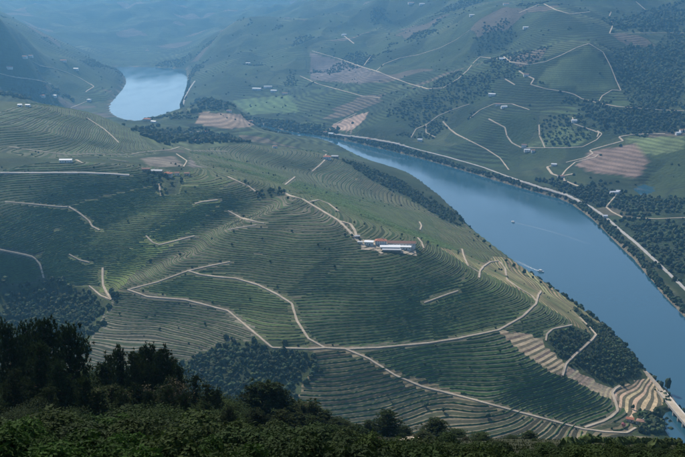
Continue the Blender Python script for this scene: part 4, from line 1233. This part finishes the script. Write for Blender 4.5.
# ------------------------------------------------------------------ boats
M['hull'] = plain('boat_paint', (.80, .80, .79), .35, .05, 1.0, .5)
M['foam'] = None
def foam_material():
    m, nt, N, L, b = mat_new('wake_foam')
    geo = N.new('ShaderNodeNewGeometry'); n1 = N.new('ShaderNodeTexNoise'); n1.inputs['Scale'].default_value = .35; n1.inputs['Detail'].default_value = 6
    L.new(geo.outputs['Position'], n1.inputs['Vector'])
    at = N.new('ShaderNodeAttribute'); at.attribute_name = 'Col'
    sp = N.new('ShaderNodeSeparateColor'); L.new(at.outputs['Color'], sp.inputs[0])
    mr = N.new('ShaderNodeMapRange'); mr.inputs['From Min'].default_value = .35; mr.inputs['From Max'].default_value = .7; L.new(n1.outputs['Fac'], mr.inputs['Value'])
    mu = N.new('ShaderNodeMath'); mu.operation = 'MULTIPLY'; L.new(mr.outputs[0], mu.inputs[0]); L.new(sp.outputs[0], mu.inputs[1])
    L.new(mu.outputs[0], b.inputs['Alpha']); b.inputs['Base Color'].default_value = (.75, .80, .82, 1); b.inputs['Roughness'].default_value = .8
    return m
M['foam'] = foam_material()
def boat(px, py, L_, rz, label):
    x, y = map(float, at_z(px, py, 0.5))
    e = empty('motor_boat', (x, y, 0), rz); tag(e, label, 'boat', 'boats on the river')
    s = L_ / 14.0
    st = [(-7, 1.9, 1.5), (-4, 2.2, 1.5), (0, 2.3, 1.6), (4, 1.7, 1.9), (6.4, .7, 2.3), (7.2, .05, 2.5)]
    V = []; F = []
    for (a, w, h) in st: V += [(a * s, -w * s, h * s), (a * s, -w * .75 * s, -.5 * s), (a * s, w * .75 * s, -.5 * s), (a * s, w * s, h * s)]
    for i in range(len(st) - 1):
        b0 = i * 4
        F += [(b0, b0 + 1, b0 + 5, b0 + 4), (b0 + 1, b0 + 2, b0 + 6, b0 + 5), (b0 + 2, b0 + 3, b0 + 7, b0 + 6), (b0 + 3, b0, b0 + 4, b0 + 7)]
    F += [(0, 3, 2, 1)]
    mesh_obj('hull', V, F, M['hull'], e)
    V = [(-4.5, -1.5, 1.6), (2.6, -1.5, 1.65), (2.6, 1.5, 1.65), (-4.5, 1.5, 1.6), (-4.3, -1.3, 3.5), (1.2, -1.3, 3.5), (1.2, 1.3, 3.5), (-4.3, 1.3, 3.5)]
    cb = mesh_obj('cabin', [tuple(q * s for q in v) for v in V], [(4, 5, 6, 7), (0, 1, 5, 4), (1, 2, 6, 5), (2, 3, 7, 6), (3, 0, 4, 7)], M['hull'], e)
    V = [(2.2, -1.3, 2.2), (2.2, 1.3, 2.2), (1.5, 1.2, 3.3), (1.5, -1.2, 3.3)]
    mesh_obj('windscreen', [((v[0] + .12) * s, v[1] * s, v[2] * s) for v in V], [(0, 1, 2, 3)], M['glass'], cb)
    for sd in (-1, 1):
        V, F = box(-3.8 * s, .9 * s, (1.47 if sd > 0 else -1.53) * s, (1.53 if sd > 0 else -1.47) * s, 2.4 * s, 3.1 * s); mesh_obj('side_window', V, F, M['glass'], cb)
    V, F = box(-4.9 * s, 1.8 * s, -1.7 * s, 1.7 * s, 3.52 * s, 3.68 * s); mesh_obj('canopy', V, F, M['pale_sheet'], e)
    V, F = box(-.06 * s, .06 * s, -.06 * s, .06 * s, 3.69 * s, 6 * s); mesh_obj('mast', V, F, M['frame'], e)
    return e
def wake(P, w0, w1, a0, a1, label):
    W = [tuple(map(float, at_z(p[0], p[1], 0))) for p in P]
    W = chaikin(W, 2); A = np.array(W)
    T = np.gradient(A, axis=0); T /= np.linalg.norm(T, axis=1)[:, None]; Nn = np.stack([-T[:, 1], T[:, 0]], 1)
    n = len(A); t = np.linspace(0, 1, n); wd = w0 + (w1 - w0) * t
    V = []; F = []; cc = []
    for k, o in enumerate((-1, -.45, .45, 1)):
        q = A + Nn * (wd * o)[:, None]
        V += [(a, b, .03) for a, b in q]; cc += [((a0 + (a1 - a0) * s) * (0 if abs(o) == 1 else 1)) for s in t]
    for k in range(3):
        F += [(k * n + i, (k + 1) * n + i, (k + 1) * n + i + 1, k * n + i + 1) for i in range(n - 1)]
    o = mesh_obj('boat_wake', V, F, M['foam'])
    a = o.data.color_attributes.new('Col', 'FLOAT_COLOR', 'POINT')
    arr = np.ones((len(V), 4), np.float32); arr[:, 0] = cc; a.data.foreach_set('color', arr.ravel())
    tag(o, label, 'wake', kind='stuff')
boat(541, 271.5, 14, R(-52), 'white motor boat in front, trailing a short white wake')
wake([(539, 271), (531, 268), (523, 264), (514, 260)], 2.0, 6.0, 1.0, 0.0, 'short white wake behind the front boat')
boat(513, 222, 11, R(118), 'small white boat farther upstream with a long faint wake')
wake([(514, 222.5), (530, 226), (560, 234), (592, 245)], 1.5, 6.0, .35, 0.0, 'long faint wake line behind the farther boat')

# ------------------------------------------------------------------ foreground plants
M['pine'] = leaf_mat('pine_needles', (.023, .039, .012), .35, .2, scale=1.2)
M['pine2'] = leaf_mat('olive_pine_needles', (.032, .047, .014), .35, .2, scale=1.2)
M['shrub_dark'] = leaf_mat('dark_shrub_leaves', (.018, .035, .009), .4, .2, scale=2)
M['shrub_olive'] = leaf_mat('olive_shrub_leaves', (.025, .043, .010), .4, .2, scale=2)
M['shrub_bright'] = leaf_mat('bright_leaves', (.022, .052, .008), .4, .25, scale=3)
M['shrub_dry'] = leaf_mat('dry_twigs', (.042, .038, .02), .35, .1, scale=2)

def tube(V, F, pts, radii, sides=5):
    b0 = len(V)
    P = [Vector(p) for p in pts]
    for i, p in enumerate(P):
        t = (P[min(i + 1, len(P) - 1)] - P[max(i - 1, 0)]).normalized()
        u = t.orthogonal().normalized(); v = t.cross(u)
        for k in range(sides):
            a = 2 * math.pi * k / sides
            V.append(tuple(p + (u * math.cos(a) + v * math.sin(a)) * radii[i]))
    for i in range(len(P) - 1):
        for k in range(sides):
            F.append((b0 + i * sides + k, b0 + i * sides + (k + 1) % sides, b0 + (i + 1) * sides + (k + 1) % sides, b0 + (i + 1) * sides + k))

def make_mesh(name, V, F, mat):
    me = bpy.data.meshes.new(name); me.from_pydata([tuple(map(float, v)) for v in V], [], F); me.materials.append(mat); return me

def pine_meshes(kind, seed, mat):
    """10 m pine: trunk with limbs, crown of needle tufts"""
    rg = random.Random(seed)
    TV, TF, CV, CF = [], [], [], []
    bend = (rg.uniform(-.5, .5), rg.uniform(-.4, .4))
    axis = lambda t: Vector((bend[0] * t * t, bend[1] * t * t, 10 * t))
    tube(TV, TF, [axis(t) for t in (-.03, .1, .3, .5, .7, .88, .98)], [.24, .19, .16, .13, .09, .05, .02], 7)
    if kind == 'umbrella': z0, nl = .40, 60
    elif kind == 'full': z0, nl = .05, 90
    else: z0, nl = .04, 60
    for k in range(nl):
        t = z0 + (.97 - z0) * (k + rg.random()) / nl
        if kind == 'umbrella':
            q = (t - z0) / (1 - z0); ln = 2.9 * (math.sin(math.pi * min(1, .18 + q * .80)) ** .7) * rg.uniform(.55, 1.1)
        elif kind == 'full':
            q = (t - z0) / (1 - z0); ln = 2.7 * (1 - q * .82) ** .75 * min(1, .6 + 2 * q) * rg.uniform(.35, 1.2)
        else:
            q = (t - z0) / (1 - z0); ln = 1.15 * (1 - q) ** .6 * min(1, .5 + 2 * q) * rg.uniform(.6, 1.15) + .12
        az = k * 2.4 + rg.uniform(-.5, .5)
        up = rg.uniform(.05, .55) + (.35 if t > .85 else 0)
        d = Vector((math.cos(az), math.sin(az), up)).normalized()
        p0 = axis(t); p1 = p0 + d * ln * .55; p2 = p0 + d * ln + Vector((0, 0, .12 * ln))
        tube(TV, TF, [p0, p1, p2], [.05, .03, .012], 3)
        nt_ = max(4, int(ln * 7.5))
        for j in range(nt_):
            s = .28 + .72 * (j + rg.random()) / nt_
            c = p0 + (p2 - p0) * s + Vector((rg.gauss(0, 1), rg.gauss(0, 1), rg.gauss(0, .7))) * (.20 + .18 * ln * (1 - abs(s - .6)) * .5)
            n_need = 16
            size = rg.uniform(.26, .46)
            ax = (d + Vector((rg.gauss(0, .5), rg.gauss(0, .5), .5 + rg.gauss(0, .4)))).normalized()
            for m in range(n_need):
                w = (ax * rg.uniform(.15, 1.0) + Vector((rg.gauss(0, .6), rg.gauss(0, .6), rg.gauss(0, .6)))).normalized()
                u = w.orthogonal().normalized()
                if rg.random() < .5: u = w.cross(u)
                b0 = len(CV); hw = rg.uniform(.04, .075)
                CV.extend([tuple(c + u * hw), tuple(c - u * hw), tuple(c + w * size * rg.uniform(.7, 1.15))]); CF.append((b0, b0 + 1, b0 + 2))
    return make_mesh('trunk', TV, TF, M['bark']), make_mesh('crown', CV, CF, mat)

def shrub_meshes(seed, mat, leaves=2600, leaf=.13, h=2.0, r=1.35, lobes=6, stems=5):
    """rounded shrub 2 m tall: stems and leaf faces spread through uneven lobes"""
    rg = random.Random(seed)
    TV, TF, CV, CF = [], [], [], []
    L_ = []
    for k in range(lobes):
        a = rg.uniform(0, 6.28); q = rg.uniform(.1, .62) * r
        L_.append((Vector((math.cos(a) * q, math.sin(a) * q, h * rg.uniform(.34, .72))), r * rg.uniform(.36, .58)))
    for c, s in L_[:stems]:
        tube(TV, TF, [(0, 0, -.15), tuple(c * .5), tuple(c)], [.06, .04, .015], 4)
    for k in range(leaves):
        c, s = L_[rg.randrange(lobes)]
        w = Vector((rg.gauss(0, 1), rg.gauss(0, 1), rg.gauss(0, 1) + .35)).normalized()
        rad = s * (rg.random() ** .35) * (1 + .22 * math.sin(w.x * 7 + c.x * 9) * math.sin(w.z * 6 + c.y * 11))
        p = c + Vector((w.x, w.y, w.z * .9)) * rad
        if p.z < .02: p.z = rg.uniform(.02, .3)
        n = (w + Vector((rg.gauss(0, .7), rg.gauss(0, .7), rg.gauss(0, .7) + .4))).normalized()
        u = n.orthogonal().normalized(); v = n.cross(u)
        a = rg.uniform(0, 6.28); u, v = u * math.cos(a) + v * math.sin(a), v * math.cos(a) - u * math.sin(a)
        l = leaf * rg.uniform(.6, 1.3); b0 = len(CV)
        CV.extend([tuple(p - u * l), tuple(p + v * l * .5 + n * l * .12), tuple(p + u * l), tuple(p - v * l * .5 + n * l * .12)]); CF.append((b0, b0 + 1, b0 + 2, b0 + 3))
    return make_mesh('stem', TV, TF, M['bark']), make_mesh('foliage', CV, CF, mat)

PINES = {'umbrella': [pine_meshes('umbrella', 5 + k, M['pine']) for k in range(3)], 'full': [pine_meshes('full', 15 + k, M['pine2' if k == 2 else 'pine']) for k in range(3)], 'spire': [pine_meshes('spire', 25 + k, M['pine2' if k else 'pine']) for k in range(2)]}
BIG = {'dark': [shrub_meshes(80 + k, M['shrub_dark'], 14000, .031, lobes=9) for k in range(3)], 'olive': [shrub_meshes(90 + k, M['shrub_olive'], 14000, .030, lobes=9) for k in range(2)], 'bright': [shrub_meshes(95, M['shrub_bright'], 7000, .06, lobes=9)], 'dry': [shrub_meshes(97, M['shrub_dry'], 4500, .045, lobes=8)]}
SHRUBS = {'dark': [shrub_meshes(40 + k, M['shrub_dark'], 3800, .085) for k in range(3)], 'olive': [shrub_meshes(50 + k, M['shrub_olive'], 3800, .08) for k in range(3)],
          'bright': [shrub_meshes(60 + k, M['shrub_bright'], 3400, .10, lobes=8) for k in range(3)], 'dry': [shrub_meshes(70 + k, M['shrub_dry'], 1300, .09) for k in range(2)]}
def plant(name, parts, names, x, y, sx, sz, rz, label, cat, group=None, lean=0):
    e = empty(name, (x, y, float(ground(x, y)) - .05), rz)
    e.scale = (sx, sx, sz); e.rotation_euler = (lean, 0, rz)
    for me_, n in zip(parts, names):
        o = bpy.data.objects.new(n, me_); o.parent = e; col.objects.link(o)
    tag(e, label, cat, group)
    return e
def fg(px, top, Y, width_px, kind, label, var=0, group=None):
    """a pine whose tip stands at a photo pixel, Y metres away on the camera hill"""
    d = ray(px, top); t = Y / d[1]
    x = float(d[0] * t); ztop = float(HCAM + d[2] * t)
    hgt = max(1.5, ztop - float(ground(x, Y)))
    base_w = {'umbrella': 5.4, 'full': 5.0, 'spire': 2.3}[kind]
    sx = width_px / FPX * t / base_w * (1.18 if kind == 'full' else 1.12)
    v = PINES[kind]
    plant('pine_tree', v[var % len(v)], ('trunk', 'crown'), x, Y, sx, hgt / 10.0, rng.uniform(0, 6.28), label, 'pine tree', group)
    return x, Y
KEEP = []
for a in (
 (5, 326, 122, 30, 'umbrella', 'umbrella pine with bare trunk at the far left edge', 0),
 (23, 327, 126, 28, 'umbrella', 'second umbrella pine from the left edge', 1),
 (43, 323, 118, 36, 'umbrella', 'tall pine in the middle of the left pine group', 2),
 (69, 328, 122, 36, 'umbrella', 'pine with round crown at the right end of the left group', 0),
 (34, 345, 107, 40, 'full', 'dense dark pine in front of the left pine group', 0),
 (58, 362, 104, 34, 'full', 'dense pine filling the gap below the round-crowned pine', 1),
 (12, 372, 102, 34, 'full', 'low bushy pine near the left edge', 2),
 (84, 378, 99, 28, 'full', 'small pine at the right foot of the left group', 1),
 (121, 347, 138, 26, 'full', 'slim-topped pine at the left of the second clump', 0),
 (134, 355, 136, 26, 'full', 'pale olive pine inside the second clump', 2),
 (148, 350, 139, 32, 'umbrella', 'round-topped pine in the middle of the second clump', 1),
 (163, 352, 136, 30, 'umbrella', 'dark round-topped pine at the right of the second clump', 2),
 (175, 366, 129, 24, 'full', 'sloping-shouldered pine closing the second clump', 0),
 (103, 364, 129, 34, 'full', 'rounded low pine between the left group and the second clump', 1),
 (112, 357, 141, 30, 'full', 'pine at the left shoulder of the second clump', 2),
 (141, 352, 144, 34, 'full', 'dense pine behind the middle of the second clump', 1),
 (157, 353, 144, 34, 'full', 'dense pine behind the right of the second clump', 0),
 (170, 360, 141, 34, 'full', 'pine at the right shoulder of the second clump', 1),
 (222, 396, 141, 34, 'full', 'squat pine filling the dip before the central pair', 0),
 (296, 404, 194, 38, 'full', 'squat pine between the central pair and the pointed one', 1),
 (338, 419, 191, 34, 'full', 'squat pine at the right end of the central trees', 1),
 (193, 375, 136, 17, 'spire', 'narrow dark spire tree right of the second clump', 0),
 (205, 383, 129, 17, 'spire', 'narrow olive spire tree beside the dark spire', 1),
 (216, 390, 129, 24, 'full', 'low pine right of the spire trees', 2),
 (110, 385, 105, 24, 'spire', 'small pointed pine in the middle of the shrubs', 1),
 (149, 392, 101, 26, 'full', 'small bushy pine below the second clump', 1),
 (22, 392, 104, 30, 'full', 'low pine in front at the left edge, under the umbrella pines', 1),
 (47, 388, 100, 32, 'full', 'pine in front of the dense dark one, middle of the left group', 2),
 (75, 384, 106, 30, 'full', 'young pine below the round-crowned left pine', 0),
 (96, 388, 100, 28, 'spire', 'slender young pine in the gap right of the left group', 1),
 (122, 392, 98, 30, 'full', 'young pine under the slim-topped pine of the second clump', 2),
 (138, 384, 112, 30, 'full', 'bushy pine just below the middle of the second clump', 0),
 (166, 388, 106, 30, 'full', 'young pine under the right of the second clump', 2),
 (184, 394, 104, 24, 'full', 'little pine at the foot of the dark spire', 1),
 (204, 402, 102, 26, 'full', 'little pine in front of the olive spire', 0),
 (228, 408, 110, 26, 'full', 'little pine in the dip left of the central pair', 2),
 (256, 410, 120, 34, 'full', 'pine standing in front of the central pair, on the left', 1),
 (280, 412, 118, 34, 'full', 'pine standing in front of the central pair, on the right', 2),
 (314, 418, 122, 30, 'full', 'pine in front of the pointed one right of centre', 0),
 (345, 428, 130, 26, 'full', 'low pine in front, between the centre and the lone pine', 1),
 (424, 432, 190, 22, 'full', 'tiny pine just right of the pale dirt patch', 2),
 (480, 434, 190, 24, 'full', 'low pine on the ridge line right of the dirt patch', 0),
 (248, 386, 191, 44, 'full', 'left pine of the central dark pair', 0),
 (266, 383, 191, 59, 'full', 'broadest pine of the central dark pair', 1),
 (284, 388, 191, 44, 'full', 'pine crowding the right side of the central pair', 0),
 (308, 402, 188, 51, 'full', 'pine with pointed top right of the central pair', 2),
 (322, 411, 193, 28, 'full', 'short pine right of the pointed one', 0),
 (236, 402, 188, 28, 'full', 'short pine left of the central pair', 2),
 (388, 411, 225, 32, 'full', 'lone dark pine left of the pale dirt patch', 1),
 (371, 421, 226, 17, 'spire', 'thin spire left of the lone dark pine', 0),
 (352, 425, 225, 26, 'full', 'small pine between the centre trees and the lone pine', 2),
 (437, 421, 229, 35, 'full', 'dark pine right of the pale dirt patch', 0),
 (456, 430, 230, 26, 'full', 'small pine right of the one by the dirt patch', 1),
 (404, 426, 232, 21, 'full', 'small pine touching the dirt patch on its left', 1),
 (530, 433, 232, 22, 'full', 'small dark pine breaking the low ridge at lower right', 0),
 (512, 437, 232, 18, 'full', 'tiny pine left of the one breaking the low ridge', 1),
):
    KEEP.append(fg(*a))
# shrubs cover the camera hill; none rises over the outline the photograph shows
SKY_X = [-40, 0, 70, 86, 92, 115, 140, 178, 190, 215, 232, 242, 290, 305, 325, 340, 365, 400, 410, 428, 445, 470, 500, 530, 580, 685, 730]
SKY_Y = [372, 370, 362, 366, 366, 368, 370, 378, 390, 394, 402, 404, 408, 412, 414, 420, 425, 428, 438, 439, 431, 434, 438, 439, 441, 443, 443]
cells = {}
nsh = 0
KN = {'dark': 'dark green rounded shrub', 'olive': 'olive green shrub', 'bright': 'fresh green broad-leaved shrub', 'dry': 'dry brownish twiggy shrub'}
def where_fg(px, Y):
    for lim, w in ((45, 'at the left edge under the pines'), (92, 'at the foot of the round-crowned left pine'), (125, 'in the gap right of the left pines'), (180, 'beneath the second pine clump'), (232, 'around the two spire trees'), (290, 'under the central pine pair'), (340, 'right of the central pines'), (400, 'around the lone dark pine'), (470, 'near the pale dirt patch'), (555, 'under the low ridge right of centre'), (900, 'beside the near vineyard at lower right')):
        if px < lim: break
    return ('near the camera ' if Y < 42 else 'mid-slope ' if Y < 95 else 'far down ') + w
for it in range(16000):
    u = rng.random()
    Y = 20 * (240 / 20) ** u
    X = rng.uniform(-.345, .345) * Y
    mn = 1.05 + Y * .027
    if any(abs(X - a) < mn and math.hypot(X - a, Y - b) < mn for a, b in cells.get('all', [])): continue
    zg = float(ground(X, Y))
    px, py = to_px(X, Y, zg)
    if abs(px - 417) < 9 and Y > 120: continue
    if px > 555 and 110 < Y < 236: continue
    tall = float(np.interp(px, [0, 90, 190, 330, 420, 520], [2.6, 2.6, 2.0, 1.7, 1.2, .75]))
    s = rng.uniform(.55, 1.2) * (.7 + Y / 150) * (tall * 1.25 if Y > 42 else min(tall, 1.0))
    lim = float(np.interp(px, SKY_X, SKY_Y)) + rng.uniform(0, 14)
    if Y < 42: lim = max(lim, 422 + rng.uniform(0, 24) + (6 if 60 < px < 165 else 0) + (8 if px > 230 else 0))
    elif Y < (118 if px < 232 else 178): lim = max(lim, float(np.interp(px, [0, 90, 130, 180, 232, 240, 330, 345], [414, 414, 410, 412, 420, 427, 431, 431])) + rng.uniform(-6, 26))
    d = ray(px, lim); top = HCAM + d[2] * Y / d[1]
    hmax = float(top) - zg
    if hmax < .4: continue
    hgt = min(2.0 * s, hmax)
    kind = rng.choices(['dark', 'olive', 'dry', 'bright'], [6, 4, .25, .5])[0]
    if Y < 42: kind = 'bright' if (px < 235 and rng.random() < .8) else rng.choice(['dark', 'olive', 'olive'])
    w = where_fg(px, Y)
    v = BIG[kind] if hgt > 2.6 else SHRUBS[kind]
    cells.setdefault('all', []).append((X, Y))
    plant('shrub', v[rng.randrange(len(v))], ('stem', 'foliage'), X, Y, max(.5, min(s, hgt * .8)), hgt / 2.0, rng.uniform(0, 6.28), KN[kind] + ' ' + w, 'shrub', KN[kind] + 's ' + w)
    nsh += 1
    if nsh >= 300: break
print('shrubs', nsh)
# low growth between the shrubs
V = []; F = []
for k in range(40000):
    Y = 18 * (240 / 18) ** nrg.random(); X = nrg.uniform(-.36, .36) * Y
    s = nrg.uniform(.10, .26) * (1 + Y / 200); a = nrg.uniform(0, 6.28); b0 = len(V)
    z = 0
    V += [(X + math.cos(a) * s * .25, Y + math.sin(a) * s * .25, 0), (X - math.cos(a) * s * .25, Y - math.sin(a) * s * .25, 0), (X + nrg.uniform(-.5, .5) * s, Y + nrg.uniform(-.5, .5) * s, s)]
    F.append((b0, b0 + 1, b0 + 2))
A = np.array(V); A[:, 2] += ground(A[:, 0], A[:, 1]) - .04
M['grass'] = leaf_mat('undergrowth', (.030, .040, .013), .45, .2, scale=.4)
tag(mesh_obj('undergrowth', A, F, M['grass']), 'low dry grass and undergrowth between the foreground shrubs', 'grass', kind='stuff')
# a small vineyard on the near slope at lower right
M['vine_near'] = leaf_mat('near_vine_leaves', (.065, .092, .030), .4, .3, scale=1.5)
nvr = -1
for k in range(15):
    x0 = 26 + k * 5.2
    pts = [(x0 + j * .95 + .4 * math.sin(j * .5 + k), 118 + j * 2.6) for j in range(44)]
    pts = [(a, b) for a, b in pts if b < 236 and to_px(a, b, float(ground(a, b)))[0] > 545]
    if len(pts) < 6: continue
    nvr += 1
    A = resample([(a, b, float(ground(a, b)), 0, 1, 1) for a, b in pts], .5)
    V, F = row_mesh(A, .62)
    o = mesh_obj('vine_row', V, F, M['vine_near'])
    tag(o, 'slanting row of vines on the near slope at the bottom right, ' + ('leftmost', 'second from left', 'third from left', 'fourth from left', 'fifth from left', 'sixth from left', 'seventh from left', 'eighth from left', 'ninth from left', 'tenth from left', 'eleventh from left', 'twelfth from left', 'thirteenth from left', 'fourteenth from left', 'rightmost')[nvr], 'vine row', 'vine rows on the near slope at bottom right')
# pale dirt patch of a track on the near crest
o = ribbon('dirt_patch', [(9.6 + j * .16 + .5 * math.sin(j * .4), 140 + j * 2.4) for j in range(40)], 3.6, 'track', .06)
tag(o, kind='structure')
